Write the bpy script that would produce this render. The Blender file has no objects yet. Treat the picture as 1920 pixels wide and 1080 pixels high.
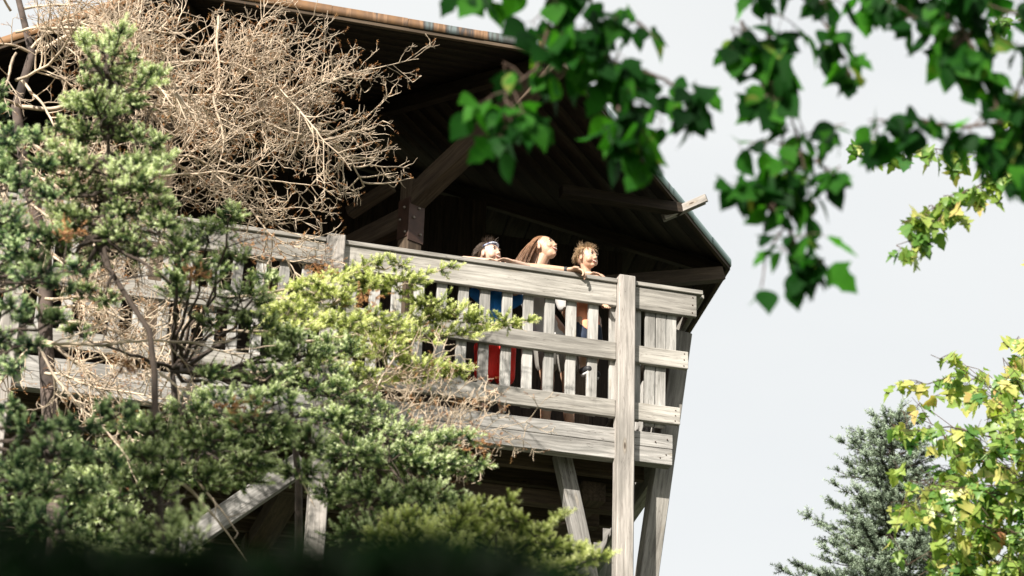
import bpy, bmesh, math, random
import numpy as np
from mathutils import Vector, Matrix
R = math.radians
rng = np.random.default_rng(7)
random.seed(7)
sc = bpy.context.scene
col = sc.collection

# ---------------------------------------------------------------- camera, sky, sun, exposure
FPX = 4000.0
PITCH, ROLL = R(23.5), R(1.9)
cd = bpy.data.cameras.new('camera'); cam = bpy.data.objects.new('camera', cd); col.objects.link(cam)
cd.sensor_width = 36; cd.lens = FPX / 1920 * 36; cd.clip_start = .05; cd.clip_end = 3000
cam.matrix_world = Matrix.Rotation(R(90) + PITCH, 4, 'X') @ Matrix.Rotation(ROLL, 4, 'Z')
cd.dof.use_dof = True; cd.dof.focus_distance = 17.6; cd.dof.aperture_fstop = 3.0
sc.camera = cam

SUN_AZ, SUN_EL = R(-151), R(33)
w = bpy.data.worlds.new('World'); sc.world = w; w.use_nodes = True
nt = w.node_tree; nt.nodes.clear()
N_ = nt.nodes.new
sky = N_('ShaderNodeTexSky'); sky.sky_type = 'NISHITA'; sky.sun_disc = False
sky.sun_elevation = SUN_EL; sky.sun_rotation = SUN_AZ
sky.air_density = 1.0; sky.dust_density = 4.0; sky.ozone_density = 1.0
bg = N_('ShaderNodeBackground'); bg.inputs[1].default_value = .0605
# thin high cloud veil over the clear sky
tc = N_('ShaderNodeTexCoord'); mp = N_('ShaderNodeMapping'); mp.inputs['Scale'].default_value = (1.2, 1.2, 3.5)
nz = N_('ShaderNodeTexNoise'); nz.inputs['Scale'].default_value = 1.6; nz.inputs['Detail'].default_value = 5
rp = N_('ShaderNodeValToRGB'); rp.color_ramp.elements[0].position = .3; rp.color_ramp.elements[0].color = (.8, .8, .8, 1)
rp.color_ramp.elements[1].position = .75; rp.color_ramp.elements[1].color = (.93, .93, .93, 1)
mx = N_('ShaderNodeMixRGB'); mx.inputs[2].default_value = (7.7, 7.8, 7.7, 1)
out = N_('ShaderNodeOutputWorld')
L_ = nt.links.new
L_(tc.outputs['Generated'], mp.inputs[0]); L_(mp.outputs[0], nz.inputs[0]); L_(nz.outputs[0], rp.inputs[0])
L_(rp.outputs[0], mx.inputs[0]); L_(sky.outputs[0], mx.inputs[1]); L_(mx.outputs[0], bg.inputs[0]); L_(bg.outputs[0], out.inputs[0])

sd = bpy.data.lights.new('sun', 'SUN'); sd.energy = 5.0; sd.angle = R(.5); sd.color = (1, .94, .86)
so = bpy.data.objects.new('sun', sd); col.objects.link(so)
SUNV = Vector((math.sin(SUN_AZ) * math.cos(SUN_EL), math.cos(SUN_AZ) * math.cos(SUN_EL), math.sin(SUN_EL)))
so.rotation_euler = SUNV.to_track_quat('Z', 'Y').to_euler()
sc.view_settings.view_transform = 'Standard'; sc.view_settings.look = 'None'
sc.view_settings.exposure = 1.08; sc.view_settings.gamma = 1
sc.render.engine = 'CYCLES'
sc.cycles.max_bounces = 6; sc.cycles.transparent_max_bounces = 8

# ---------------------------------------------------------------- measuring frame of the tower
AZ = R(75.2)
U = Vector((math.sin(AZ), math.cos(AZ), 0)); N = Vector((math.cos(AZ), -math.sin(AZ), 0)); Z = Vector((0, 0, 1))
K = Vector((1.5705, 16.2, 7.0615))          # top front corner of the railing
def W(u, n, h): return K + U * u + N * n + Z * h
FW = Vector((0, math.cos(PITCH), math.sin(PITCH))); UP = Vector((0, -math.sin(PITCH), math.cos(PITCH)))
def P(x, y, d):                              # sight line of the photo at distance d (metres along Y)
    x -= 960; y -= 540; c, s = math.cos(ROLL), math.sin(ROLL)
    v = FW * FPX + Vector((1, 0, 0)) * (c * x + s * y) - UP * (-s * x + c * y)
    return v * (d / v.y)

# ---------------------------------------------------------------- materials
def newmat(name):
    m = bpy.data.materials.new(name); m.use_nodes = True
    n = m.node_tree; b = n.nodes['Principled BSDF']; return m, n, b
def rgb(c): return (c[0], c[1], c[2], 1)
def ramp(n, stops):
    r = n.nodes.new('ShaderNodeValToRGB'); e = r.color_ramp.elements
    while len(e) < len(stops): e.new(.5)
    for k, (p, c) in enumerate(stops): e[k].position = p; e[k].color = rgb(c)
    return r
def simple(name, c, rough=.7, var=.15, scale=6, bump=0, metal=0, coord='Object'):
    m, n, b = newmat(name); l = n.links.new
    t = n.nodes.new('ShaderNodeTexCoord'); z = n.nodes.new('ShaderNodeTexNoise'); z.inputs['Scale'].default_value = scale; z.inputs['Detail'].default_value = 6
    l(t.outputs[coord], z.inputs[0])
    r = ramp(n, [(.3, [v * (1 - var) for v in c]), (.7, [min(1, v * (1 + var)) for v in c])])
    l(z.outputs[0], r.inputs[0]); l(r.outputs[0], b.inputs['Base Color'])
    b.inputs['Roughness'].default_value = rough; b.inputs['Metallic'].default_value = metal
    if bump:
        k = n.nodes.new('ShaderNodeBump'); k.inputs['Strength'].default_value = bump; k.inputs['Distance'].default_value = .004
        l(z.outputs[0], k.inputs['Height']); l(k.outputs[0], b.inputs['Normal'])
    return m
def wood(name, dark, light, crack=1.0, rand=.12, warm=None):
    """weathered timber, grain along local X, shifted per board"""
    m, n, b = newmat(name); l = n.links.new; nn = n.nodes.new
    t = nn('ShaderNodeTexCoord'); oi = nn('ShaderNodeObjectInfo')
    sh = nn('ShaderNodeVectorMath'); sh.operation = 'SCALE'; sh.inputs[0].default_value = (37.1, 17.7, 11.3)
    l(oi.outputs['Random'], sh.inputs['Scale'])
    ad = nn('ShaderNodeVectorMath'); l(t.outputs['Object'], ad.inputs[0]); l(sh.outputs[0], ad.inputs[1])
    # gentle waviness of the grain
    wz = nn('ShaderNodeTexNoise'); wz.inputs['Scale'].default_value = 2.2; wz.inputs['Detail'].default_value = 2; l(ad.outputs[0], wz.inputs[0])
    ws = nn('ShaderNodeVectorMath'); ws.operation = 'MULTIPLY'; ws.inputs[1].default_value = (0, .05, .05); l(wz.outputs[1], ws.inputs[0])
    a2 = nn('ShaderNodeVectorMath'); l(ad.outputs[0], a2.inputs[0]); l(ws.outputs[0], a2.inputs[1])
    mp = nn('ShaderNodeMapping'); mp.inputs['Scale'].default_value = (1.1, 26, 26); l(a2.outputs[0], mp.inputs[0])
    g = nn('ShaderNodeTexNoise'); g.inputs['Scale'].default_value = 1.8; g.inputs['Detail'].default_value = 8; g.inputs['Roughness'].default_value = .7; l(mp.outputs[0], g.inputs[0])
    r = ramp(n, [(.30, dark), (.47, [(a + c) / 2 for a, c in zip(dark, light)]), (.62, light)]); l(g.outputs[0], r.inputs[0])
    # broad stains
    s = nn('ShaderNodeTexNoise'); s.inputs['Scale'].default_value = 1.6; s.inputs['Detail'].default_value = 4
    mp3 = nn('ShaderNodeMapping'); mp3.inputs['Scale'].default_value = (1, 5, 5); l(ad.outputs[0], mp3.inputs[0]); l(mp3.outputs[0], s.inputs[0])
    rs = ramp(n, [(.33, (.5, .48, .45)), (.6, (1.08, 1.06, 1.03) if not warm else warm)]); l(s.outputs[0], rs.inputs[0])
    m1 = nn('ShaderNodeMixRGB'); m1.blend_type = 'MULTIPLY'; m1.inputs[0].default_value = .75; l(r.outputs[0], m1.inputs[1]); l(rs.outputs[0], m1.inputs[2])
    # long drying cracks
    mp2 = nn('ShaderNodeMapping'); mp2.inputs['Scale'].default_value = (.55, 13, 13); l(a2.outputs[0], mp2.inputs[0])
    c = nn('ShaderNodeTexNoise'); c.inputs['Scale'].default_value = 1.7; c.inputs['Detail'].default_value = 3; l(mp2.outputs[0], c.inputs[0])
    rc = ramp(n, [(.495, (1, 1, 1)), (.503, (.25, .22, .2)), (.511, (1, 1, 1))]); l(c.outputs[0], rc.inputs[0])
    m2 = nn('ShaderNodeMixRGB'); m2.blend_type = 'MULTIPLY'; m2.inputs[0].default_value = .6 * crack; l(m1.outputs[0], m2.inputs[1]); l(rc.outputs[0], m2.inputs[2])
    # knots and nail heads
    mk_ = nn('ShaderNodeMapping'); mk_.inputs['Scale'].default_value = (1.5, 5.5, 5.5); l(ad.outputs[0], mk_.inputs[0])
    v = nn('ShaderNodeTexVoronoi'); v.inputs['Scale'].default_value = 1.3; l(mk_.outputs[0], v.inputs[0])
    rv = ramp(n, [(.025, (.16, .11, .08)), (.05, (.42, .34, .28)), (.075, (1.15, 1.1, 1.0)), (.11, (.86, .82, .76)), (.16, (1, 1, 1))]); l(v.outputs[0], rv.inputs[0])
    m3 = nn('ShaderNodeMixRGB'); m3.blend_type = 'MULTIPLY'; m3.inputs[0].default_value = .9; l(m2.outputs[0], m3.inputs[1]); l(rv.outputs[0], m3.inputs[2])
    # board to board tone
    mr = nn('ShaderNodeMapRange'); mr.inputs[3].default_value = 1 - rand; mr.inputs[4].default_value = 1 + rand; l(oi.outputs['Random'], mr.inputs[0])
    m4 = nn('ShaderNodeVectorMath'); m4.operation = 'SCALE'; l(m3.outputs[0], m4.inputs[0]); l(mr.outputs[0], m4.inputs['Scale'])
    l(m4.outputs[0], b.inputs['Base Color']); b.inputs['Roughness'].default_value = .82
    b.inputs['Specular IOR Level'].default_value = .25
    k = nn('ShaderNodeBump'); k.inputs['Strength'].default_value = .7; k.inputs['Distance'].default_value = .005
    l(g.outputs[0], k.inputs['Height']); l(k.outputs[0], b.inputs['Normal'])
    return m
def foliage(name, stops, trans=.35, rough=.55, spec=.3, tr_tint=1.6):
    """leaf or needle surface; colour picked per leaf by the point attribute tone"""
    m, n, b = newmat(name); l = n.links.new; nn = n.nodes.new
    a = nn('ShaderNodeAttribute'); a.attribute_name = 'tone'
    r = ramp(n, stops); l(a.outputs['Fac'], r.inputs[0]); l(r.outputs[0], b.inputs['Base Color'])
    b.inputs['Roughness'].default_value = rough; b.inputs['Specular IOR Level'].default_value = spec
    if trans:
        tl = nn('ShaderNodeBsdfTranslucent'); ms = nn('ShaderNodeMixShader'); ms.inputs[0].default_value = trans
        sc_ = nn('ShaderNodeVectorMath'); sc_.operation = 'MULTIPLY'; sc_.inputs[1].default_value = (tr_tint * 1.05, tr_tint * 1.15, tr_tint * .5)
        l(r.outputs[0], sc_.inputs[0]); l(sc_.outputs[0], tl.inputs[0])
        l(b.outputs[0], ms.inputs[1]); l(tl.outputs[0], ms.inputs[2]); l(ms.outputs[0], n.nodes['Material Output'].inputs[0])
    return m
M = {}
M['rail'] = wood('weathered_rail_wood', (.16, .152, .138), (.375, .36, .33), rand=.2)
M['post'] = wood('weathered_post_wood', (.21, .2, .185), (.42, .40, .375), crack=.9, rand=.16, warm=(1.06, 1.01, .97))
M['slat'] = wood('weathered_slat_wood', (.2, .2, .19), (.45, .44, .42), rand=.2)
M['beam'] = wood('weathered_beam_wood', (.14, .138, .13), (.36, .35, .335), crack=1.5)
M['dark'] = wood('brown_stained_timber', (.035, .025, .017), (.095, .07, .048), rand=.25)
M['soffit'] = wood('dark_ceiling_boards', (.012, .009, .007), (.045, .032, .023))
M['rafter'] = wood('shaded_rafter_wood', (.015, .011, .008), (.045, .033, .023))  # copy of the brown timber, darkened to paint the shade under the roof
M['steel'] = simple('rusty_brown_steel', (.06, .032, .022), .5, .3, 12, metal=.3)
M['bolt'] = simple('bolt_metal', (.22, .19, .16), .4, .2, 20, metal=.7)
M['shingle'] = simple('roof_shingle', (.05, .05, .05), .9, .3, 9)
# copper flashing: brown to verdigris streaks
m, n, b = newmat('weathered_copper'); l = n.links.new
t = n.nodes.new('ShaderNodeTexCoord'); mpn = n.nodes.new('ShaderNodeMapping'); mpn.inputs['Scale'].default_value = (1, 1, .15); l(t.outputs['Object'], mpn.inputs[0])
z = n.nodes.new('ShaderNodeTexNoise'); z.inputs['Scale'].default_value = 9; z.inputs['Detail'].default_value = 7; l(mpn.outputs[0], z.inputs[0])
sx = n.nodes.new('ShaderNodeSeparateXYZ'); l(t.outputs['Object'], sx.inputs[0])
ma = n.nodes.new('ShaderNodeMath'); ma.operation = 'MULTIPLY_ADD'; ma.inputs[1].default_value = .2; ma.inputs[2].default_value = .14; l(sx.outputs[0], ma.inputs[0])
mb = n.nodes.new('ShaderNodeMath'); l(ma.outputs[0], mb.inputs[0]); l(z.outputs[0], mb.inputs[1])
r = ramp(n, [(.15, (.22, .12, .055)), (.36, (.15, .085, .045)), (.43, (.26, .15, .08)), (.5, (.06, .05, .045)), (.58, (.13, .16, .16)), (.64, (.07, .07, .065)), (.8, (.20, .28, .26))])
l(mb.outputs[0], r.inputs[0]); l(r.outputs[0], b.inputs['Base Color']); b.inputs['Roughness'].default_value = .55; b.inputs['Metallic'].default_value = .15
M['copper'] = m
M['bark'] = simple('spruce_bark', (.045, .034, .027), .9, .45, 14, bump=1)
M['deadbark'] = simple('dead_spruce_bark', (.075, .055, .045), .9, .6, 12, bump=1)
M['twig'] = simple('bleached_dead_twig', (.5, .4, .295), .8, .5, 5)
M['twiggreen'] = simple('brown_twig', (.05, .035, .025), .85, .4, 9)
M['leaftwig'] = simple('maple_twig', (.07, .04, .025), .7, .3, 9)
M['needle'] = foliage('spruce_needles', [(0, (.010, .026, .010)), (.35, (.035, .08, .022)), (.58, (.19, .26, .08)), (.88, (.68, .74, .47))], .18)  # pale end raised to paint sunlit highlights on the shoot tips
M['needleshade'] = foliage('shaded_fir_needles', [(0, (.003, .011, .003)), (1, (.010, .03, .009))], .1, .9, .05)  # near-black needles: shade of the nearest bush painted into the colour
M['shadetwig'] = simple('shaded_fir_twig', (.012, .016, .01), .9, .3, 9)
M['needleblue'] = foliage('blue_green_needles', [(0, (.008, .026, .016)), (.4, (.025, .068, .036)), (.6, (.14, .25, .09)), (.88, (.64, .74, .44))], .15)
M['needleyellow'] = foliage('yellow_green_needles', [(0, (.03, .05, .008)), (.3, (.09, .13, .022)), (.55, (.34, .39, .09)), (.88, (.76, .78, .42))], .22)
M['needlefar'] = foliage('grey_green_needles', [(0, (.02, .028, .016)), (.5, (.07, .10, .06)), (.85, (.30, .37, .27))], .1)
M['brownneedle'] = foliage('dead_brown_needles', [(0, (.16, .07, .03)), (.6, (.36, .17, .07)), (1, (.5, .28, .13))], .1)
M['leafdark'] = foliage('deep_green_leaf', [(0, (.004, .022, .005)), (.55, (.010, .06, .007)), (.9, (.045, .18, .015)), (1, (.28, .26, .07))], .5, .6, .12, 2.3)
M['leafyellow'] = foliage('turning_maple_leaf', [(0, (.05, .16, .04)), (.25, (.13, .26, .05)), (.55, (.34, .44, .10)), (.8, (.6, .55, .18)), (.94, (.65, .42, .18)), (1, (.55, .22, .12))], .45, .35, .5, 1.1)
M['ground'] = simple('forest_floor', (.05, .06, .03), .95, .5, 3)

# ---------------------------------------------------------------- object helpers
WM = {}                                       # world matrices of what we make, so that children can be parented without an update
def setw(o, mat, parent=None):
    WM[o.name] = mat.copy(); o.parent = parent
    o.matrix_basis = (WM[parent.name].inverted() @ mat) if parent else mat
def props(o, label=None, cat=None, group=None, kind=None):
    if label: o['label'] = label
    if cat: o['category'] = cat
    if group: o['group'] = group
    if kind: o['kind'] = kind
    return o
def empty(name, loc, parent=None, **k):
    o = bpy.data.objects.new(name, None); col.objects.link(o); o.empty_display_size = .2
    setw(o, Matrix.Translation(loc), parent); return props(o, **k)
def mk(name, V, F, mat, parent=None, tone=None, loc=None, smooth=False, mats=None, **k):
    """V (n,3) world coordinates (or relative to loc's frame when loc is a Matrix); F array or list of arrays of equal-size faces"""
    V = np.asarray(V, dtype=np.float32).reshape(-1, 3)
    if isinstance(loc, Matrix): T = loc
    else:
        o0 = Vector(V.mean(0)) if loc is None else Vector(loc)
        V = V - np.array(o0, dtype=np.float32); T = Matrix.Translation(o0)
    me = bpy.data.meshes.new(name)
    Fs = F if isinstance(F, list) else [F]
    Fs = [np.asarray(f, dtype=np.int32) for f in Fs if len(f)]
    tot = [np.full(len(f), f.shape[1], dtype=np.int32) for f in Fs]
    li = np.concatenate([f.ravel() for f in Fs]); tot = np.concatenate(tot)
    st = np.concatenate([[0], np.cumsum(tot)[:-1]]).astype(np.int32)
    me.vertices.add(len(V)); me.vertices.foreach_set('co', V.ravel())
    me.loops.add(len(li)); me.loops.foreach_set('vertex_index', li)
    me.polygons.add(len(tot)); me.polygons.foreach_set('loop_start', st); me.polygons.foreach_set('loop_total', tot)
    if smooth: me.polygons.foreach_set('use_smooth', np.ones(len(tot), dtype=bool))
    me.update(calc_edges=True)
    if tone is not None:
        a = me.attributes.new('tone', 'FLOAT', 'POINT'); a.data.foreach_set('value', np.asarray(tone, dtype=np.float32))
    me.materials.append(mat)
    o = bpy.data.objects.new(name, me); col.objects.link(o); setw(o, T, parent)
    return props(o, **k)
def frame(p0, x, z):
    x = Vector(x).normalized(); y = Vector(z).cross(x).normalized(); z = x.cross(y)
    m = Matrix((x, y, z)).transposed().to_4x4(); m.translation = p0; return m
_box = {}
def board(name, p0, p1, w, t, nrm, mat, parent, bev=.004, warp=0, ends=0, **k):
    """a board from p0 to p1 (centre line), w wide across, t thick along nrm; local X is its length"""
    p0, p1 = Vector(p0), Vector(p1); L = (p1 - p0).length
    key = (round(L, 3), w, t, bev)
    if key not in _box or warp:
        bm = bmesh.new(); bmesh.ops.create_cube(bm, size=1)
        for v in bm.verts:
            v.co.x *= L; v.co.y *= w; v.co.z *= t
            if warp: v.co.y += random.uniform(-warp, warp); v.co.z += random.uniform(-warp, warp)
        if bev: bmesh.ops.bevel(bm, geom=bm.edges[:], offset=bev, segments=1, affect='EDGES')
        me = bpy.data.meshes.new(name); bm.to_mesh(me); bm.free(); me.materials.append(mat)
        if not warp: _box[key] = me
    else:
        me = _box[key]
        if me.materials[0] != mat: me = me.copy(); me.materials[0] = mat
    o = bpy.data.objects.new(name, me); col.objects.link(o)
    setw(o, frame((p0 + p1) / 2, p1 - p0, nrm), parent); return props(o, **k)
def tubes(lines, sides=4):
    """lines: list of (pts (k,3), radii (k)); returns V, F"""
    Vs, Fs, b = [], [], 0
    for pts, rad in lines:
        pts = np.asarray(pts, float); k = len(pts); rad = np.broadcast_to(rad, (k,))
        d = np.gradient(pts, axis=0); d /= (np.linalg.norm(d, axis=1, keepdims=True) + 1e-9)
        ref = np.array([0, 0, 1.]) if abs(d[0, 2]) < .9 else np.array([1., 0, 0])
        s = np.cross(d, ref); s /= (np.linalg.norm(s, axis=1, keepdims=True) + 1e-9); q = np.cross(s, d)
        an = np.arange(sides) * 2 * np.pi / sides
        ring = pts[:, None] + rad[:, None, None] * (np.cos(an)[None, :, None] * s[:, None] + np.sin(an)[None, :, None] * q[:, None])
        Vs.append(ring.reshape(-1, 3))
        i = np.arange(k - 1)[:, None] * sides; j = np.arange(sides)[None]; j2 = (j + 1) % sides
        Fs.append(np.stack([b + i + j, b + i + j2, b + i + sides + j2, b + i + sides + j], -1).reshape(-1, 4)); b += k * sides
    return np.concatenate(Vs), np.concatenate(Fs)

# ---------------------------------------------------------------- ground
g = 60; xs = np.linspace(-1, 1, g) ** 3 * 900; X, Y = np.meshgrid(xs, xs)
Zg = -1.6 + .06 * np.clip(Y, -60, 60) * (np.abs(Y) < 400) + .25 * np.sin(X * .31) * np.cos(Y * .23) - 40 * ((np.hypot(X, Y) > 300) * 1.0) 
i = np.arange((g - 1) * (g - 1)); a = (i // (g - 1)) * g + i % (g - 1)
mk('ground', np.stack([X, Y, Zg], -1), np.stack([a, a + 1, a + g + 1, a + g], -1), M['ground'], kind='structure')
def gz(y): return -1.6 + .06 * max(-60, min(60, y))

# ================================================================ LOOKOUT TOWER
BASE_Z = gz(19) - .3
tower = empty('lookout_tower', W(-3, -3.5, 0) * 1, label='weathered grey timber lookout tower with railed deck under a wide dark overhanging roof', cat='tower')
HB = BASE_Z - K.z
# ---- deck
deck = empty('deck', W(-3, -3.2, -1.3), tower)
MS = (.12, -.993)                             # direction of the right-hand side, in (u, n)
def S(s, n_out, h, lean=.16):                 # a point on the right side: s metres back, n_out outward, leaning outward upward
    return W(MS[0] * s + n_out + lean * h, MS[1] * s, h)
for i in range(44):                           # floor planks run front to back
    u0 = -.33 - i * .145
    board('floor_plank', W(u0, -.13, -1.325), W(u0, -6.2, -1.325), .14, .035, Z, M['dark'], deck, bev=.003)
board('rim_beam', W(-.25, -.055, -1.345), W(-6.4, -.055, -1.345), .125, .11, N, M['beam'], deck, warp=.003)
board('rim_beam', W(-.255, -.05, -1.475), W(-6.4, -.05, -1.475), .13, .11, N, M['beam'], deck, warp=.003)
board('rim_beam', S(.42, -.06, -1.41), S(6.2, -.06, -1.41), .24, .1, U, M['beam'], deck)
board('rim_beam', W(-6.42, -.02, -1.41), W(-6.42, -6.2, -1.41), .24, .1, U, M['beam'], deck)
for i in range(14):                           # joists parallel to the front
    n0 = -.42 - i * .43
    board('joist', W(-.36 + .05 * i, n0, -1.46), W(-6.3, n0, -1.46), .2, .07, N, M['dark'], deck)
for u0 in (-.75, -3.09, -5.5):                # bearers under the joists, front to back
    board('bearer', W(u0, -.5, -1.66), W(u0, -6.2, -1.66), .16, .2, U, M['dark'], deck)
for n0 in (-.5, -.95):
    board('bearer', W(-.5, n0 - .25, -1.69 - (n0 < -.7) * .0), W(-6.2, n0 - .25, -1.69), .12, .12, N, M['dark'], deck)
# ---- boarded back and left walls of the shelter
sh = empty('shelter_wall', W(-3, -3.6, .3), tower)
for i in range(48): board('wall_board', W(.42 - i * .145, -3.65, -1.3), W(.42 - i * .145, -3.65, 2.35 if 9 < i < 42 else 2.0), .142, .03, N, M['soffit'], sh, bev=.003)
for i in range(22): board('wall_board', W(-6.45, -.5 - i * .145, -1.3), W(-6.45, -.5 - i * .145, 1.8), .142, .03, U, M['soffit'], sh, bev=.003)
# ---- front railing
rail = empty('railing', W(-3, 0, -.6), tower)
POSTS = (-.67, -3.09, -5.5)
segs = []; e = -.002
prev = .0
for a_, b_ in ((-.0, POSTS[0] + .073), (POSTS[0] - .073, POSTS[1] + .073), (POSTS[1] - .073, POSTS[2] + .073), (POSTS[2] - .073, -6.4)):
    segs.append((a_, b_))
for k_, (a_, b_) in enumerate(segs):
    f0 = k_ == 0
    board('cap_rail', W(a_, -.06, -.018), W(b_, -.06, -.018), .2, .036, Z, M['rail'], rail, warp=.0015)
    board('top_rail', W(a_ - .05 * f0, .0, -.137), W(b_, .0, -.137), .198, .042, N, M['rail'], rail, warp=.0015)
    board('middle_rail', W(a_ - .125 * f0, .0, -.632), W(b_, .0, -.632), .152, .042, N, M['rail'], rail, warp=.002)
    board('lower_rail', W(a_ - .195 * f0, .0, -1.125), W(b_, .0, -1.125), .145, .042, N, M['rail'], rail, warp=.002)
for u0 in POSTS:
    o = board('post', W(u0, .02, .025), W(u0, .02, HB), .142, .125, N, M['post'], rail, bev=.008)
# slats behind the rails
for i in range(34):
    u0 = -.745 - .0 - i * .1815
    if any(abs(u0 - p_) < .06 for p_ in POSTS): u0 += .0
    board('baluster', W(u0 + random.uniform(-.004, .004), -.042, -.2), W(u0 + random.uniform(-.006, .006), -.042, -1.19), .084, .036, N, M['slat'], rail)
for u0, hb_ in ((-.56, -1.19), (-.437, -1.22), (-.344, -1.22), (-.253, -.68)): board('baluster', W(u0, -.042, -.2), W(u0 - .004, -.042, hb_), .086, .036, N, M['slat'], rail)
# nail heads at the ends of the rails
for (uu, hh) in [(-.085, -.07), (-.087, -.137), (-.09, -.205), (-.16, -.58), (-.162, -.632), (-.165, -.685), (-.235, -1.08), (-.237, -1.125), (-.24, -1.17), (-.3, -1.33), (-.31, -1.46), (-.36, -1.49), (-.4, -1.36)]:
    bm = bmesh.new(); bmesh.ops.create_cone(bm, cap_ends=True, segments=10, radius1=.006, radius2=.005, depth=.006)
    me = bpy.data.meshes.new('nail'); bm.to_mesh(me); bm.free(); me.materials.append(M['steel'])
    o = bpy.data.objects.new('nail', me); col.objects.link(o); setw(o, frame(W(uu, .0225 if hh > -1.2 else .006, hh), U, N), rail)
# ---- right-hand railing, leaning outward
for (h_, w_) in ((-.137, .198), (-.632, .152), (-1.125, .145)):
    nm = {-.137: 'top_rail', -.632: 'middle_rail', -1.125: 'lower_rail'}[h_]
    board(nm, S(.03 if h_ > -.2 else .40, -.055, h_), S(6.0, -.055, h_), w_, .042, U + Z * -.16, M['rail'], rail)
board('cap_rail', S(.05, -.06, -.02), S(6.0, -.06, -.02), .19, .036, Z, M['rail'], rail)
for i in range(32):
    s0 = .12 + i * .1815
    if i < 2: continue
    board('baluster', S(s0, -.1, -.16), S(s0, -.1, -1.19), .084, .036, U + Z * -.16, M['slat'], rail)
board('post', W(-.075, -.3, -.27), W(-.075 - .1367 * (-.27 - HB), -.3, HB), .15, .155, U, M['rail'], rail, bev=.006)
for s0 in (3.4, 5.8):
    board('post', S(s0, .055, .03, .14), S(s0, .055, HB, .14), .15, .14, N, M['rail'], rail, bev=.006)
for i in range(37): board('kick_board', S(.78 + i * .145, -.005, -1.3), S(.78 + i * .145, -.005, -.2), .142, .02, U + Z * -.16, M['soffit'], sh, bev=.003)
# ---- bracing below the deck
br = empty('bracing', W(-3, -1, -2.2), tower)
board('brace', W(-1.09, -.3, -1.45), W(-.60, -.3, -3.45), .13, .12, N, M['beam'], br)
board('brace', W(-3.18, -.28, -1.78), W(-4.55, -.28, -2.98), .17, .13, N, M['beam'], br)
board('brace', W(-3.0, -.28, -1.85), W(-1.5, -.28, -3.2), .16, .13, N, M['dark'], br)
board('tie_beam', W(-5.6, -.3, -2.95), W(-1.2, -.3, -2.95), .18, .14, N, M['dark'], br)
for u0 in (-1.6, -3.1, -4.7, -6.1):
    for n0 in (-3.0, -5.8): board('tower_leg', W(u0, n0, -1.6), W(u0 * 1.02, n0, HB), .24, .24, N, M['dark'], br, bev=.01)
for n0 in (-3.05, -5.85):
    board('brace', W(-1.6, n0 + .2, -2.0), W(-4.7, n0 + .2, -5.2), .16, .1, N, M['dark'], br)
    board('brace', W(-4.7, n0 + .32, -2.0), W(-1.6, n0 + .32, -5.2), .16, .1, N, M['dark'], br)
# ---- interior posts and beams
fr = empty('roof_frame', W(-3, -3, 1), tower)
pu, pn = -2.28, -1.0
dh = Vector((math.sin(R(-40)), math.cos(R(-40)), 0)); dn = Vector((dh.y, -dh.x, 0))
Bv = W(-1.42, .41, 1.8)
board('post', W(pu, pn, 1.12), W(pu, pn, -1.31), .15, .15, dn, M['dark'], fr, bev=.006)
board('brace', W(pu, pn, .93) , W(-1.36, .36, 1.76), .2, .15, dn, M['dark'], fr, bev=.006)
board('tie_beam', W(pu, pn, .78) + dh * .08, W(pu, pn, .78) + dh * 3.2, .2, .12, dn, M['dark'], fr, bev=.006)
board('tie_beam', P(655, 400, 17.45), P(735, 348, 17.2), .1, .1, Z, M['dark'], fr, bev=.006)
for (uu, nn_) in ((-4.4, -1.0), (-6.0, -3.0), (-.1, -3.1), (-.1, -5.4), (-1.8, -6.0), (-4.4, -6.0), (-6.0, -5.0)):
    board('post', W(uu, nn_, 1.75), W(uu, nn_, -1.31), .15, .15, N, M['dark'], fr, bev=.006)
# steel angle plates with bolts round the post head
pf = frame(W(pu, pn, .68), Z, dn)
plate = empty('bracket', W(pu, pn, .68), fr)
board('steel_plate', W(pu, pn, .93) - dh * .079, W(pu, pn, .52) - dh * .079, .168, .008, dh, M['steel'], plate, bev=.001)
board('steel_plate', W(pu, pn, .93) - dn * .079, W(pu, pn, .56) - dn * .079, .15, .008, dn, M['steel'], plate, bev=.001)
board('steel_plate', W(pu, pn, .93) + dn * .079, W(pu, pn, .56) + dn * .079, .15, .008, dn, M['steel'], plate, bev=.001)
def bolt(p, d, r_=.014, par=None):
    bm = bmesh.new(); bmesh.ops.create_uvsphere(bm, u_segments=10, v_segments=6, radius=r_)
    me = bpy.data.meshes.new('bolt'); bm.to_mesh(me); bm.free(); me.materials.append(M['bolt'])
    o = bpy.data.objects.new('bolt', me); col.objects.link(o); setw(o, Matrix.Translation(p + d * .004), par or fr)
for hh, o_ in ((.84, .02), (.6, .045), (.74, -.035)):
    bolt(W(pu, pn, hh) - dh * .084 + dn * o_, -dh); bolt(W(pu, pn, hh) + dn * .084 - dh * o_, dn); bolt(W(pu, pn, hh) - dn * .084 - dh * o_, -dn)
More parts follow.
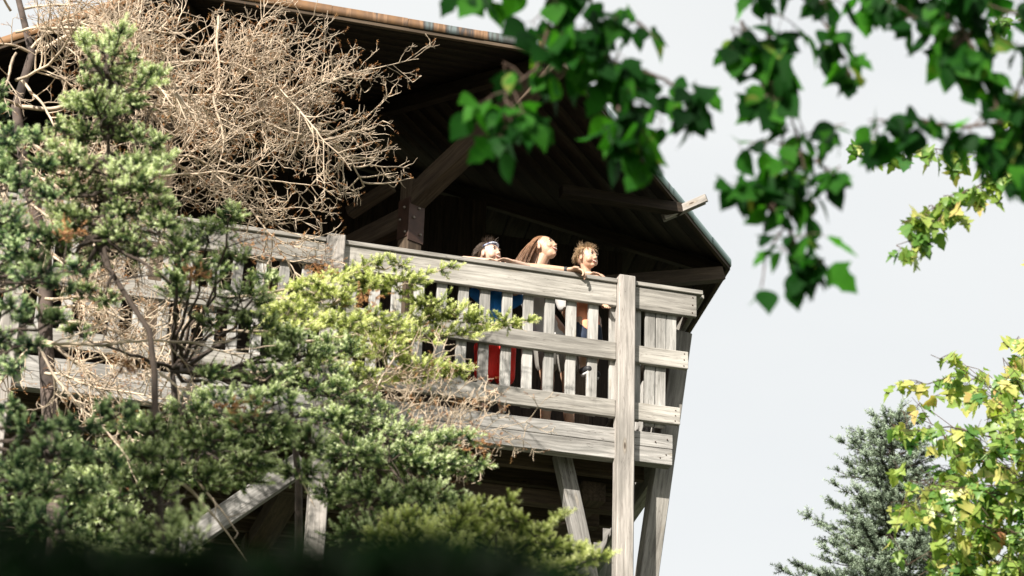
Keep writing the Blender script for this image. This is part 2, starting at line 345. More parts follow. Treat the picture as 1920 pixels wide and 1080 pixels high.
# ---- roof: an eight-sided pyramid, seen from below
hE = 1.8
ctr = (-3.0, -4.3)
A = (-4.58, .41); B = (-1.42, .41); C = (1.49, -3.18); D = (1.77, -5.6)
oct_ = [A, B, C, D] + [(2 * ctr[0] - q[0], 2 * ctr[1] - q[1]) for q in (A, B, C, D)]
peak = W(ctr[0], ctr[1], hE + 1.35)
roof = empty('roof', W(ctr[0], ctr[1], hE), tower)
V8 = [W(u_, n_, hE) for u_, n_ in oct_]
Vt, Ft, b0 = [], [], 0
for k_ in range(8):                            # top surface
    q0, q1 = V8[k_], V8[(k_ + 1) % 8]
    Vt += [q0 + Z * .07, q1 + Z * .07, peak + Z * .12]; Ft.append([b0, b0 + 1, b0 + 2]); b0 += 3
mk('shingles', np.array(Vt), np.array(Ft), M['shingle'], roof)
rs = random.Random(3)
for k_ in range(8):                            # ceiling: boards running parallel to each eave
    q0, q1 = V8[k_], V8[(k_ + 1) % 8]
    ax = (q1 - q0).normalized(); mid = (q0 + q1) / 2; sl = (peak - mid); nz_ = ax.cross(sl).normalized()
    if nz_.z < 0: nz_ = -nz_
    T = frame(mid, ax, nz_); Ti = T.inverted()
    nb = int(sl.length / .22); Vt, Ft, tn = [], [], []; b0 = 0
    for i in range(nb):
        t0, t1 = i / nb, (i + 1) / nb - .009 / sl.length * 1.2
        dz = rs.uniform(0, .012)
        for (ta, tb) in ((t0, t1),):
            c4 = [q0.lerp(peak, ta), q1.lerp(peak, ta), q1.lerp(peak, tb), q0.lerp(peak, tb)]
            c8 = [Ti @ (c - nz_ * dz) for c in c4] + [Ti @ (c + nz_ * .022) for c in c4]
            if k_ == 1 and 1 < i < 4:
                pass
            Vt += c8
            Ft += [[b0 + a for a in f] for f in ((0, 1, 2, 3), (7, 6, 5, 4), (0, 4, 5, 1), (2, 6, 7, 3), (1, 5, 6, 2), (3, 7, 4, 0))]; b0 += 8
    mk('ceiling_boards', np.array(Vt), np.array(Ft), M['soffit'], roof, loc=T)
    sub = roof
    outn = Vector((ax.y, -ax.x, 0));
    if outn.dot(mid - W(ctr[0], ctr[1], hE)) < 0: outn = -outn
    board('eave_board', q0 + Z * .0 - outn * .02, q1 + Z * .0 - outn * .02, .07, .036, outn, M['dark'], roof, bev=.002)
    # copper flashing in short lapped lengths
    Ls = (q1 - q0).length; nseg = int(Ls / .55); VV = []; FF = []; b1 = 0
    for i in range(nseg):
        a0 = q0 + ax * (Ls * i / nseg + .0); a1 = q0 + ax * (Ls * (i + 1) / nseg - .003)
        o_ = outn * (.006 + .004 * (i % 2) + rs.uniform(0, .002)); zt = .075 + rs.uniform(-.004, .006); zb = -.002 + rs.uniform(-.004, .004)
        pts = [a0 + o_ + Z * zb, a1 + o_ + Z * zb, a1 + o_ + Z * zt, a0 + o_ + Z * zt, a0 - outn * .12 + Z * .105, a1 - outn * .12 + Z * .105]
        pts += [a0 + outn * .004 + Z * zb, a1 + outn * .004 + Z * zb]
        VV += pts; FF += [[b1, b1 + 1, b1 + 2, b1 + 3], [b1 + 3, b1 + 2, b1 + 5, b1 + 4], [b1 + 6, b1 + 7, b1 + 1, b1]]; b1 += 8
    c0_ = W(-1.4, .4, hE); mk('copper_flashing', np.array(VV) - np.array(c0_), np.array(FF), M['copper'], roof, loc=Matrix.Translation(c0_))
    pin = q0.lerp(peak, .97)
    dwn = -Z * .1
    board('hip_rafter', q0 + dwn * .9 + (peak - q0).normalized() * .1, pin + dwn, .13, .09, ax + (q0 - V8[k_ - 1]).normalized(), M['rafter'], roof)
# outrigger poking out past the right eave; pale tip paints sunlight, dark inside paints shade
o0 = W(-.7, -1.85, 1.68); o1 = W(.50, -1.9, 1.70); o2 = W(.69, -1.74, 1.77)
board('outrigger', o0, o1, .11, .1, Z, M['rafter'], roof)
for dn_ in (-.03, .03):
    board('outrigger', o1 - (o2 - o1).normalized() * .18 + N * dn_, o2 + N * dn_ * 1.0, .075, .04, N, M['post'], roof)
# strut up to the right eave corner
board('hip_strut', W(-.3, -2.95, 1.22), W(1.38, -3.14, 1.68), .14, .11, N, M['dark'], roof)
board('hip_strut', W(-.6, -2.8, 1.05), W(.62, -2.9, 1.35), .1, .1, N, M['dark'], roof)
# ================================================================ PEOPLE
M['skin'] = simple('skin', (.50, .31, .21), .5, .06, 30)
M['skinpale'] = simple('pale_skin', (.54, .36, .27), .5, .06, 30)
for k_ in ('skin', 'skinpale'):
    b = M[k_].node_tree.nodes['Principled BSDF']; b.inputs['Subsurface Weight'].default_value = .15
    b.inputs['Subsurface Radius'].default_value = (.01, .004, .002); b.inputs['Subsurface Scale'].default_value = .5
M['hairbrown'] = simple('light_brown_hair', (.20, .105, .055), .45, .35, 60)
M['hairdark'] = simple('dark_brown_hair', (.07, .045, .03), .45, .35, 60)
M['hairblond'] = simple('dark_blond_hair', (.28, .185, .10), .45, .35, 60)
M['eye'] = simple('eye_dark', (.02, .015, .012), .2, .1, 5)
M['eyewhite'] = simple('eye_white', (.7, .68, .66), .3, .02, 5)
M['teeth'] = simple('teeth', (.8, .78, .72), .3, .02, 5)
M['lip'] = simple('lips', (.45, .16, .13), .45, .08, 20)
M['blue'] = simple('blue_tshirt', (.015, .2, .6), .8, .2, 8, bump=.3)
M['red'] = simple('red_shorts', (.8, .03, .02), .7, .12, 8, bump=.3)
M['orange'] = simple('orange_tank_top', (1.0, .36, .2), .8, .12, 14, bump=.6)
M['navy'] = simple('navy_shorts', (.012, .022, .045), .8, .3, 14, bump=.4)
M['greyshirt'] = simple('light_grey_tshirt', (.6, .59, .57), .8, .12, 10, bump=.6)
M['olive'] = simple('grey_shorts', (.20, .19, .17), .8, .12, 10, bump=.4)
M['white'] = simple('white_cloth', (.75, .75, .75), .7, .05, 10)
M['black'] = simple('black_shoe', (.02, .02, .022), .6, .2, 10)
m, n, b = newmat('patterned_headband'); t = n.nodes.new('ShaderNodeTexCoord'); z = n.nodes.new('ShaderNodeTexNoise'); z.inputs['Scale'].default_value = 28; z.inputs['Detail'].default_value = 1
n.links.new(t.outputs['Object'], z.inputs[0]); r = ramp(n, [(.38, (.05, .06, .16)), (.46, (.42, .48, .62)), (.56, (.75, .76, .8)), (.64, (.12, .15, .3))])
n.links.new(z.outputs[0], r.inputs[0]); n.links.new(r.outputs[0], b.inputs['Base Color']); M['band'] = m

def lump(name, shapes, mat, T, parent, vox=.005, smooth=4, **k):
    """fuse tapered limbs and rounded masses into ONE continuous surface.
    shapes: ('c', p0, r0, p1, r1[, squash_y]) tapered capsule;  ('e', centre, (rx,ry,rz)[, Matrix3]) ellipsoid"""
    bm = bmesh.new()
    for s in shapes:
        if s[0] == 'e':
            rot = s[3].to_4x4() if len(s) > 3 else Matrix.Identity(4)
            bmesh.ops.create_uvsphere(bm, u_segments=24, v_segments=16, radius=1, matrix=Matrix.Translation(s[1]) @ rot @ Matrix.Diagonal((*s[2], 1)))
        else:
            p0, r0, p1, r1 = Vector(s[1]), s[2], Vector(s[3]), s[4]; sq = s[5] if len(s) > 5 else 1
            d = p1 - p0; L = d.length; q = d.to_track_quat('Z', 'Y').to_matrix()
            rings = []
            prof = [(-r0 * math.cos(a), r0 * math.sin(a)) for a in np.linspace(.15, math.pi / 2, 5)] + [(L + r1 * math.sin(a), r1 * math.cos(a)) for a in np.linspace(0, math.pi / 2 - .15, 5)]
            for zz, rr in prof:
                ring = []
                for j in range(16):
                    a = j / 16 * 2 * math.pi
                    v = q @ Vector((rr * math.cos(a), rr * math.sin(a), zz)); v.y *= 1; 
                    if sq != 1: v = Vector((v.x, v.y * sq if abs(d.normalized().y) < .7 else v.y, v.z))
                    ring.append(bm.verts.new(p0 + v))
                rings.append(ring)
            for a_, b_ in zip(rings, rings[1:]):
                for j in range(16): bm.faces.new((a_[j], a_[(j + 1) % 16], b_[(j + 1) % 16], b_[j]))
            bm.faces.new(rings[0][::-1]); bm.faces.new(rings[-1])
    bmesh.ops.recalc_face_normals(bm, faces=bm.faces[:])
    me = bpy.data.meshes.new(name); bm.to_mesh(me); bm.free(); me.materials.append(mat)
    o = bpy.data.objects.new(name, me); col.objects.link(o)
    rm = o.modifiers.new('fuse', 'REMESH'); rm.mode = 'VOXEL'; rm.voxel_size = vox; rm.use_smooth_shade = True
    if smooth: sm = o.modifiers.new('soften', 'SMOOTH'); sm.factor = .5; sm.iterations = smooth
    setw(o, T, parent); return props(o, **k)

def head_shapes(c, Rm, s, child=False):
    """skull, jaw, nose, brow, ears, lips, in a head frame whose +Y is the way the face looks"""
    def e(x, y, z, rx, ry, rz): return ('e', c + Rm @ Vector((x, y, z)) * s, (rx * s, ry * s, rz * s), Rm)
    L = [e(0, -.012, .03, .073, .092, .085), e(0, .022, -.01, .06, .068, .082), e(0, .035, -.062, .042, .045, .042) if not child else e(0, .03, -.052, .044, .042, .04),
         e(0, .060, -.086 if not child else -.076, .02, .018, .016), e(0, .090, -.016, .0105, .017, .012), e(0, .085, .004, .0075, .011, .024),
         e(.012, .088, -.024, .009, .011, .008), e(-.012, .088, -.024, .009, .011, .008),
         e(0, .074, .034, .045, .014, .01), e(.036, .058, -.022, .022, .022, .022), e(-.036, .058, -.022, .022, .022, .022),
         e(.076, -.008, -.004, .009, .018, .03), e(-.076, -.008, -.004, .009, .018, .03)]
    if child: L += [e(.036, .05, -.035, .028, .028, .028), e(-.036, .05, -.035, .028, .028, .028)]
    return L
def face_parts(c, Rm, s, T, par, smile=True, brow=None):
    def at(x, y, z): return c + Rm @ Vector((x, y, z)) * s
    for sx in (-1, 1):
        ew = lump('eye', [('e', at(sx * .031, .0735, .014), (.0125 * s, .008 * s, .0062 * s), Rm)], M['eyewhite'], T, par, vox=.0018, smooth=0)
        lump('iris', [('e', at(sx * .031 + .002, .0798, .0145), (.0058 * s, .003 * s, .0055 * s), Rm)], M['eye'], T, ew, vox=.0015, smooth=0)
        lump('eyelid', [('c', at(sx * .031 - .013, .0765, .0165), .0022 * s, at(sx * .031, .084, .0222), .0026 * s), ('c', at(sx * .031, .084, .0222), .0026 * s, at(sx * .031 + .013, .0765, .0165), .0022 * s)], M['eye'], T, par, vox=.0015, smooth=0)
        lump('eyebrow', [('c', at(sx * .031 - .017, .083, .038), .003 * s, at(sx * .031 + .017, .082, .038), .003 * s)], brow or M['hairbrown'], T, par, vox=.002, smooth=0)
    up = .002 if smile else 0
    lump('mouth', [('c', at(-.026, .076, -.047 + up * 3), .0045 * s, at(-.012, .086, -.053), .006 * s), ('c', at(-.012, .086, -.053), .006 * s, at(.012, .086, -.053), .006 * s), ('c', at(.012, .086, -.053), .006 * s, at(.026, .076, -.047 + up * 3), .0045 * s)], M['lip'], T, par, vox=.002, smooth=0)
    if smile:
        lump('teeth', [('c', at(-.019, .0835, -.0485), .0042 * s, at(0, .0905, -.0515), .0052 * s), ('c', at(0, .0905, -.0515), .0052 * s, at(.019, .0835, -.0485), .0042 * s)], M['teeth'], T, par, vox=.002, smooth=0)
def hand(wrist, fwd, side, down, s=1, curl=1.2, L=.085):
    """palm, four unequal fingers bent over an edge and a thumb leaving the side of the palm"""
    fwd, side, down = fwd.normalized(), side.normalized(), down.normalized(); sh = []
    for k_ in range(4):
        o_ = (k_ - 1.5) * .019 * s
        kn = wrist + fwd * L * s + side * o_
        sh.append(('c', wrist + side * o_ * .6, .014 * s, kn, .0115 * s))
        ln = (.040, .045, .043, .033)[k_] * s; spread = side * (k_ - 1.5) * .003 * s
        p1 = kn + fwd * ln * math.cos(curl * .35) + down * ln * math.sin(curl * .35) + spread
        p2 = p1 + fwd * ln * .72 * math.cos(curl) + down * ln * .72 * math.sin(curl) + spread
        p3 = p2 + fwd * ln * .5 * math.cos(curl * 1.4) + down * ln * .5 * math.sin(curl * 1.4)
        sh += [('c', kn, .0095 * s, p1, .0082 * s), ('c', p1, .0082 * s, p2, .0074 * s), ('c', p2, .0074 * s, p3, .006 * s)]
    t0 = wrist + side * -.022 * s + fwd * .025 * s; t1 = t0 + (fwd * .6 - side * .8) * .038 * s; t2 = t1 + (fwd * .9 - side * .3 + down * .3) * .03 * s
    sh += [('c', t0, .013 * s, t1, .0095 * s), ('c', t1, .0095 * s, t2, .0075 * s)]
    return sh
def strands(name, c, Rm, s, mat, T, par, n, reg, length, flow, rad=.0018, seed=1, curl=.012):
    """hair as many thin locks rooted on the scalp; reg(v)->bool picks root directions in the head frame"""
    q = random.Random(seed); L = []; tries = 0
    while len(L) < n and tries < n * 60:
        tries += 1
        v = Vector((q.gauss(0, 1), q.gauss(0, 1), q.gauss(0, 1))).normalized()
        if not reg(v): continue
        p = Vector((v.x * .076, v.y * .095 - .012, v.z * .088 + .03)); ln = length * q.uniform(.7, 1.15)
        fl = flow(v); pts = []; d = (v * .6 + fl).normalized()
        side = Vector((q.uniform(-1, 1), q.uniform(-1, 1), q.uniform(-1, 1))) * .25
        for i in range(6):
            pts.append(c + Rm @ (p * s)); p = p + d * ln / 5; d = (d * .75 + fl * .45 + side * .25).normalized()
            e_ = Vector((p.x / .079, (p.y + .012) / .098, (p.z - .03) / .091))
            if e_.length < 1 and p.z > -.06: p = Vector((e_.normalized().x * .079, e_.normalized().y * .098 - .012, e_.normalized().z * .091 + .03))
        L.append((np.array([list(a) for a in pts]), np.linspace(rad * 1.4, rad * .3, 6) * s))
    V, F = tubes(L, 3); o = mk(name, V, F, mat, par, loc=T); return o
def RZX(yaw, tilt, roll=0): return (Matrix.Rotation(yaw, 3, 'Z') @ Matrix.Rotation(tilt, 3, 'X') @ Matrix.Rotation(roll, 3, 'Y'))

FLOOR = -1.305
# person frame: x along the railing to the right (U), y outward over the rail (N), z up
def pframe(u, n): 
    m = Matrix((U, N, Z)).transposed().to_4x4()
    # U x N must give +Z for a right-handed frame; it gives -Z, so flip x
    m = Matrix((-U, N, Z)).transposed().to_4x4(); m.translation = W(u, n, FLOOR); return m
def v3(x, y, z): return Vector((-x, y, z))       # x given to the photo's right
H0 = -FLOOR                                      # cap height above the floor
Q = lambda a: R(a)
# ---- woman: stands behind the rail, forearm along it, face up and to the right
uw = -1.33; T = pframe(uw, -.28)
wo = empty('person', W(uw, -.36, FLOOR), label='woman with long brown hair in a grey t-shirt smiling up from the railing', cat='person')
hc = v3(.055, -.02, 1.632); s_ = 1.1
Rh = RZX(Q(44), Q(20), Q(-6))
neck = v3(.0, -.06, 1.43)
sk = head_shapes(hc, Rh, s_)
sk += [('c', hc + Rh @ Vector((0, -.02, -.06)), .05, neck, .054), ('c', neck, .06, v3(-.02, -.07, 1.33), .09),
       ('c', v3(-.17, -.07, 1.345), .055, v3(.13, -.07, 1.345), .055), ('c', v3(-.02, -.07, 1.30), .12, v3(.05, -.06, 1.05), .105, .8), ('c', v3(.05, -.06, 1.05), .105, v3(.15, -.05, .88), .135, .8)]
for sx, fx in ((-1, 0), (1, 0)):
    hip = v3(.16 + sx * .085, -.05, .84); kn = v3(.20 + sx * .09, -.02, .46); an = v3(.21 + sx * .105, -.05, .08)
    sk += [('c', hip, .085, kn, .055), ('c', kn, .054, kn.lerp(an, .35) + Vector((0, -.012, 0)), .054), ('c', kn.lerp(an, .35) + Vector((0, -.012, 0)), .054, an, .036), ('c', an, .036, an + Vector((0, .12, -.05)), .03)]
# left arm of the picture: hangs to elbow behind the rail; right-hand arm runs over the cap to the gripping hand
sh_l = v3(-.2, -.07, 1.335); el_l = v3(-.13, .19, H0 + .045); wr = v3(.185, .285, H0 + .028)
sk += [('c', sh_l, .05, el_l, .038), ('c', el_l, .037, el_l.lerp(wr, .35), .036), ('c', el_l.lerp(wr, .35), .036, wr, .023)]
sk += hand(wr, v3(.90, .44, -.05), v3(.5, -.86, 0), v3(.1, .3, -1), 1.2, 1.5, .06)
sh_r = v3(.17, -.07, 1.335); el_r = v3(.31, -.11, 1.07)
sk += [('c', sh_r, .05, el_r, .038), ('c', el_r, .037, v3(.44, -.10, 1.0), .03), ('c', v3(.44, -.10, 1.0), .03, v3(.535, .0, 1.0), .023)]
sk += hand(v3(.535, .0, 1.0), v3(-.25, 1, 0), v3(0, 0, 1), v3(-1, 0, 0), 1, .7)
body = lump('body', sk, M['skin'], T, wo, vox=.0045, smooth=3)
face_parts(hc, Rh, s_, T, wo, True)
lump('tshirt', [('c', v3(-.17, -.07, 1.33), .07, v3(.13, -.07, 1.33), .07), ('c', v3(-.02, -.07, 1.28), .14, v3(.05, -.06, 1.02), .125, .85), ('c', v3(.05, -.06, 1.02), .125, v3(.14, -.05, .80), .155, .85),
                ('c', sh_l, .066, sh_l.lerp(el_l, .55), .058), ('c', sh_r, .062, sh_r.lerp(el_r, .6), .056)], M['greyshirt'], T, wo, vox=.006)
lump('shorts', [('c', v3(.08, -.05, .80), .12, v3(.10, -.04, .62), .095), ('c', v3(.22, -.05, .80), .12, v3(.275, -.04, .62), .095)], M['olive'], T, wo, vox=.006)
for sx, fx in ((-1, 0), (1, 0)):
    an = v3(.21 + sx * .105, -.05, .06); lump('shoe', [('c', an + Vector((0, -.03, -.02)), .042, an + Vector((0, .14, -.028)), .032)], M['black'], T, wo)
lump('wristband', [('c', wr + v3(-.035, -.008, .003), .026, wr + v3(-.025, -.006, .003), .0255)], M['black'], T, wo, vox=.003, smooth=1)
hair = empty('hair', W(uw, -.36, FLOOR + 1.6), wo)
lump('hair_cap', [('e', hc + Rh @ Vector((0, -.034, .05)), (.087, .10, .094), Rh), ('c', hc + Rh @ Vector((0, -.085, .03)), .066, hc + v3(-.075, -.06, -.13), .058), ('c', hc + v3(-.075, -.06, -.13), .058, hc + v3(-.09, -.06, -.3), .045)], M['hairbrown'], T, hair, vox=.006)
strands('hair_locks', hc, Rh, s_, M['hairbrown'], T, hair, 900, lambda v: v.y < .32 and v.z > -.25 and not (v.y > .1 and v.z < .45), .34,
        lambda v: (Rh.inverted() @ v3(-.22, -.05, -1)).normalized(), rad=.0022, seed=2)
# ---- boy with a headband: chin on the cap, both arms lying along it
ub = -1.68; T = pframe(ub, -.23)
bo = empty('person', W(ub, -.30, FLOOR), label='boy in a blue t-shirt, red shorts and patterned headband resting his chin on the rail', cat='person')
hc = v3(-.10, .06, H0 + .14); s_ = 1.02
Rh = RZX(Q(38), Q(10), Q(0))
sk = head_shapes(hc, Rh, s_, True)
sk += [('c', hc + Rh @ Vector((0, -.03, -.05)), .042, v3(-.04, -.0, 1.18), .046), ('c', v3(-.12, -.03, 1.11), .05, v3(.12, -.03, 1.11), .05), ('c', v3(0, -.03, 1.08), .1, v3(0, -.03, .82), .095, .8), ('c', v3(0, -.03, .82), .095, v3(0, -.03, .72), .11, .8)]
for sx in (-1, 1):
    hip = v3(sx * .065, -.03, .66); kn = v3(sx * .075 + .0, -.02, .36); an = v3(sx * .08 + .0, -.04, .07)
    sk += [('c', hip, .07, kn, .043), ('c', kn, .042, kn.lerp(an, .35), .041), ('c', kn.lerp(an, .35), .041, an, .028), ('c', an, .028, an + Vector((0, .09, -.04)), .024)]
hz_ = H0 + .026
sk += [('c', v3(-.14, -.03, 1.12), .038, v3(-.33, .13, hz_ + .01), .032), ('c', v3(-.33, .13, hz_ + .01), .032, v3(-.17, .2, hz_), .02)] + hand(v3(-.17, .2, hz_), v3(1, .12, 0), v3(.12, -1, 0), v3(.2, .1, -1), .8, .5)
sk += [('c', v3(.14, -.03, 1.12), .038, v3(.22, .14, hz_ + .018), .033), ('c', v3(.22, .14, hz_ + .018), .033, v3(.06, .23, hz_ + .006), .021)] + hand(v3(.06, .23, hz_ + .006), v3(-1, .1, .1), v3(.1, 1, 0), v3(-.2, .1, -1), .8, .5)
lump('body', sk, M['skinpale'], T, bo, vox=.0045, smooth=3)
face_parts(hc, Rh, s_, T, bo, True, M['hairdark'])
lump('tshirt', [('c', v3(-.12, -.03, 1.10), .062, v3(.12, -.03, 1.10), .062), ('c', v3(0, -.03, 1.06), .125, v3(0, -.03, .80), .125, .85), ('c', v3(0, -.03, .80), .125, v3(0, -.03, .76), .13, .85),
                ('c', v3(-.14, -.03, 1.10), .05, v3(-.2, .0, 1.12), .046), ('c', v3(.14, -.03, 1.10), .05, v3(.18, .0, 1.12), .046)], M['blue'], T, bo, vox=.006)
lump('shorts', [('c', v3(-.05, -.03, .66), .125, v3(-.082, -.02, .44), .088), ('c', v3(.05, -.03, .66), .125, v3(.082, -.02, .44), .088)], M['red'], T, bo, vox=.006)
mk('shorts_emblem', [v3(.055, .0635, .435), v3(.115, .0635, .435), v3(.10, .066, .475), v3(.085, .067, .495)], np.array([[0, 1, 2, 3]]), M['black'], bo, loc=T)
for sx in (-1, 1):
    an = v3(sx * .08, -.04, .06); q_ = lump('shoe', [('c', an + Vector((0, -.02, -.015)), .04, an + Vector((0, .15, -.01)), .04)], M['black'], T, bo)
    lump('sole', [('c', an + Vector((0, -.03, -.045)), .022, an + Vector((0, .17, -.035)), .03), ('c', an + Vector((-.03, .165, -.02)), .012, an + Vector((.03, .165, .02)), .012)], M['white'], T, q_)
lump('headband', [('e', hc + Rh @ (Vector((0, -.010, .050)) * s_), (.0855 * s_, .104 * s_, .019 * s_), Rh @ Matrix.Rotation(R(18), 3, 'X'))], M['band'], T, bo, vox=.004, smooth=1)
hair = empty('hair', W(ub, -.3, FLOOR + 1.45), bo)
lump('hair_cap', [('e', hc + Rh @ (Vector((0, -.03, .045)) * s_), (.079 * s_, .09 * s_, .083 * s_), Rh)], M['hairdark'], T, hair, vox=.006)
strands('hair_locks', hc, Rh, s_, M['hairdark'], T, hair, 600, lambda v: v.z > .0 and v.y < .3, .045, lambda v: Vector((v.x * .3, v.y * .3 - .6, -.35)), rad=.0018, seed=4)
strands('hair_tuft', hc, Rh, s_, M['hairdark'], T, hair, 34, lambda v: v.z > .6 and v.y > .0, .06, lambda v: Vector((v.x * 1.3 + .1 + math.sin(v.x * 90) * .6, .45, .35)), rad=.0024, seed=5)
# ---- toddler carried on the woman's hip side
ut = -.935; T = pframe(ut, -.20)
to = empty('person', W(ut, -.30, FLOOR + .45), label='small blond child in an orange tank top and navy shorts looking out over the rail', cat='person')
hc = v3(-.005, .02, H0 + .235); s_ = .98
Rh = RZX(Q(34), Q(4), Q(-4))
sk = head_shapes(hc, Rh, s_, True)
sk += [('c', hc + Rh @ Vector((0, -.02, -.05)), .04, v3(0, .0, H0 + .09), .04), ('c', v3(-.085, -.0, H0 + .055), .042, v3(.105, .03, H0 + .07), .044), ('c', v3(0, -.01, H0), .085, v3(0, -.01, 1.06), .085, .85), ('c', v3(0, -.01, 1.06), .085, v3(0, -.01, .98), .095, .85)]
sk += [('c', v3(-.045, .03, .97), .062, v3(-.04, .06, .74), .046), ('c', v3(-.04, .06, .74), .045, v3(-.035, .07, .55), .028), ('c', v3(-.035, .07, .55), .028, v3(-.02, .14, .50), .022)]
sk += [('c', v3(.05, .0, .97), .06, v3(.10, -.04, .76), .044), ('c', v3(.10, -.04, .76), .043, v3(.09, -.1, .58), .028), ('c', v3(.09, -.1, .58), .028, v3(.10, -.04, .53), .022)]
sk += [('c', v3(.12, .03, H0 + .065), .04, v3(.135, .06, 1.13), .03), ('c', v3(.135, .06, 1.13), .03, v3(.10, .2, 1.08), .02)] + hand(v3(.10, .2, 1.08), v3(.1, .6, -.8), v3(1, 0, 0), v3(0, .5, 1), .6, .7)
sk += [('c', v3(-.105, .0, H0 + .03), .036, v3(-.12, .12, H0 + .05), .03), ('c', v3(-.12, .12, H0 + .05), .03, v3(-.03, .19, H0 + .03), .02)] + hand(v3(-.03, .19, H0 + .03), v3(.9, .35, 0), v3(.35, -.9, 0), v3(0, .1, -1), .6, .9)
lump('body', sk, M['skin'], T, to, vox=.0045, smooth=3)
face_parts(hc, Rh, s_, T, to, True, M['hairblond'])
lump('tank_top', [('c', v3(-.05, -.01, H0 + .03), .052, v3(.055, -.01, H0 + .03), .052), ('c', v3(0, -.01, H0 - .02), .105, v3(0, -.01, 1.03), .105, .9), ('c', v3(0, -.01, 1.03), .115, v3(0, -.005, .93), .122, .95)], M['orange'], T, to, vox=.006)
lump('shorts', [('c', v3(-.04, .0, .90), .10, v3(-.045, .04, .82), .075), ('c', v3(.04, .0, .90), .10, v3(.08, -.02, .82), .075)], M['navy'], T, to, vox=.006)
for a_, b_ in ((v3(-.035, .06, .525), v3(-.02, .155, .51)), (v3(.09, -.1, .55), v3(.10, 0, .535))):
    q_ = lump('shoe', [('c', a_, .036, b_, .032)], M['black'], T, to); lump('sole', [('c', a_ - Vector((0, 0, .03)), .02, b_ - Vector((0, 0, .026)), .02)], M['white'], T, q_)
    lump('sock', [('c', a_ + Vector((0, -.005, .03)), .033, a_ + Vector((0, -.005, .06)), .031)], M['white'], T, to)
hair = empty('hair', W(ut, -.3, FLOOR + 1.55), to)
lump('hair_cap', [('e', hc + Rh @ (Vector((0, -.034, .047)) * s_), (.079 * s_, .09 * s_, .083 * s_), Rh)], M['hairblond'], T, hair, vox=.006)
strands('hair_locks', hc, Rh, s_, M['hairblond'], T, hair, 800, lambda v: v.z > -.1 and (v.y < .35 or v.z > .6), .045, lambda v: Vector((v.x * .5, v.y * .6 - .1, -.7 if v.z < .7 else -.1)), rad=.0017, seed=7)
strands('hair_tuft', hc, Rh, s_, M['hairblond'], T, hair, 45, lambda v: v.z > .7 and v.y < .2 and v.y > -.5, .065, lambda v: Vector((v.x * .8 - .15, -.1, 1.0)), rad=.0018, seed=8)

# ================================================================ TREES
def npv(v): return np.array(list(v), dtype=float)
def nrm(v): return v / (np.linalg.norm(v, axis=-1, keepdims=True) + 1e-9)
def shoot_template(k, seed, ln=.27, wd=.036):
    q = np.random.default_rng(seed); x = np.linspace(.02, 1.0, k) + q.normal(0, .01, k); ph = np.arange(k) * 2.4 + q.normal(0, .25, k)
    fwd = .45 + .9 * np.clip(x - .7, 0, 1) + q.normal(0, .1, k)
    rad = np.stack([np.zeros(k), np.cos(ph), np.sin(ph)], 1); d = nrm(rad + fwd[:, None] * np.array([1, 0, 0]))
    L = ln * (1 - .35 * np.clip(x - .75, 0, 1) / .25 * .6) * q.uniform(.8, 1.15, k)
    s = nrm(np.cross(d, rad + q.normal(0, .4, (k, 3))))
    p = np.stack([x, np.zeros(k), np.zeros(k)], 1)
    return np.stack([p - s * wd, p + s * wd, p + d * L[:, None]], 1)          # k,3,3
def grow_shoots(pos, dirs, size, k=42, ln=.27, wd=.036, tone=None):
    """needles as real slivers all round every shoot axis"""
    pos, dirs = np.asarray(pos), nrm(np.asarray(dirs)); n_ = len(pos); size = np.broadcast_to(size, n_)
    T3 = [shoot_template(k, s, ln, wd) for s in range(5)]
    ref = nrm(rng.normal(size=(n_, 3))); a = nrm(np.cross(dirs, ref)); b = np.cross(dirs, a)
    which = rng.integers(0, 5, n_); V = np.empty((n_, k, 3, 3), dtype=np.float32)
    for w_ in range(5):
        I = np.where(which == w_)[0]
        if len(I) == 0: continue
        t = T3[w_][None] * size[I, None, None, None]
        V[I] = pos[I, None, None] + t[..., 0:1] * dirs[I, None, None] + t[..., 1:2] * a[I, None, None] + t[..., 2:3] * b[I, None, None]
    if tone is None: tone = rng.random(n_)
    tn = np.repeat(np.asarray(tone)[:, None], k * 3, 1) + rng.normal(0, .06, (n_, k * 3)) + np.tile(np.array([0, 0, .08]), k)[None] + np.repeat(np.linspace(-.38, .34, k), 3)[None]  # dark base to pale tip: new growth, plus painted sunlit contrast
    F = np.arange(n_ * k * 3).reshape(-1, 3)
    return V.reshape(-1, 3), F, np.clip(tn.ravel(), 0, 1)
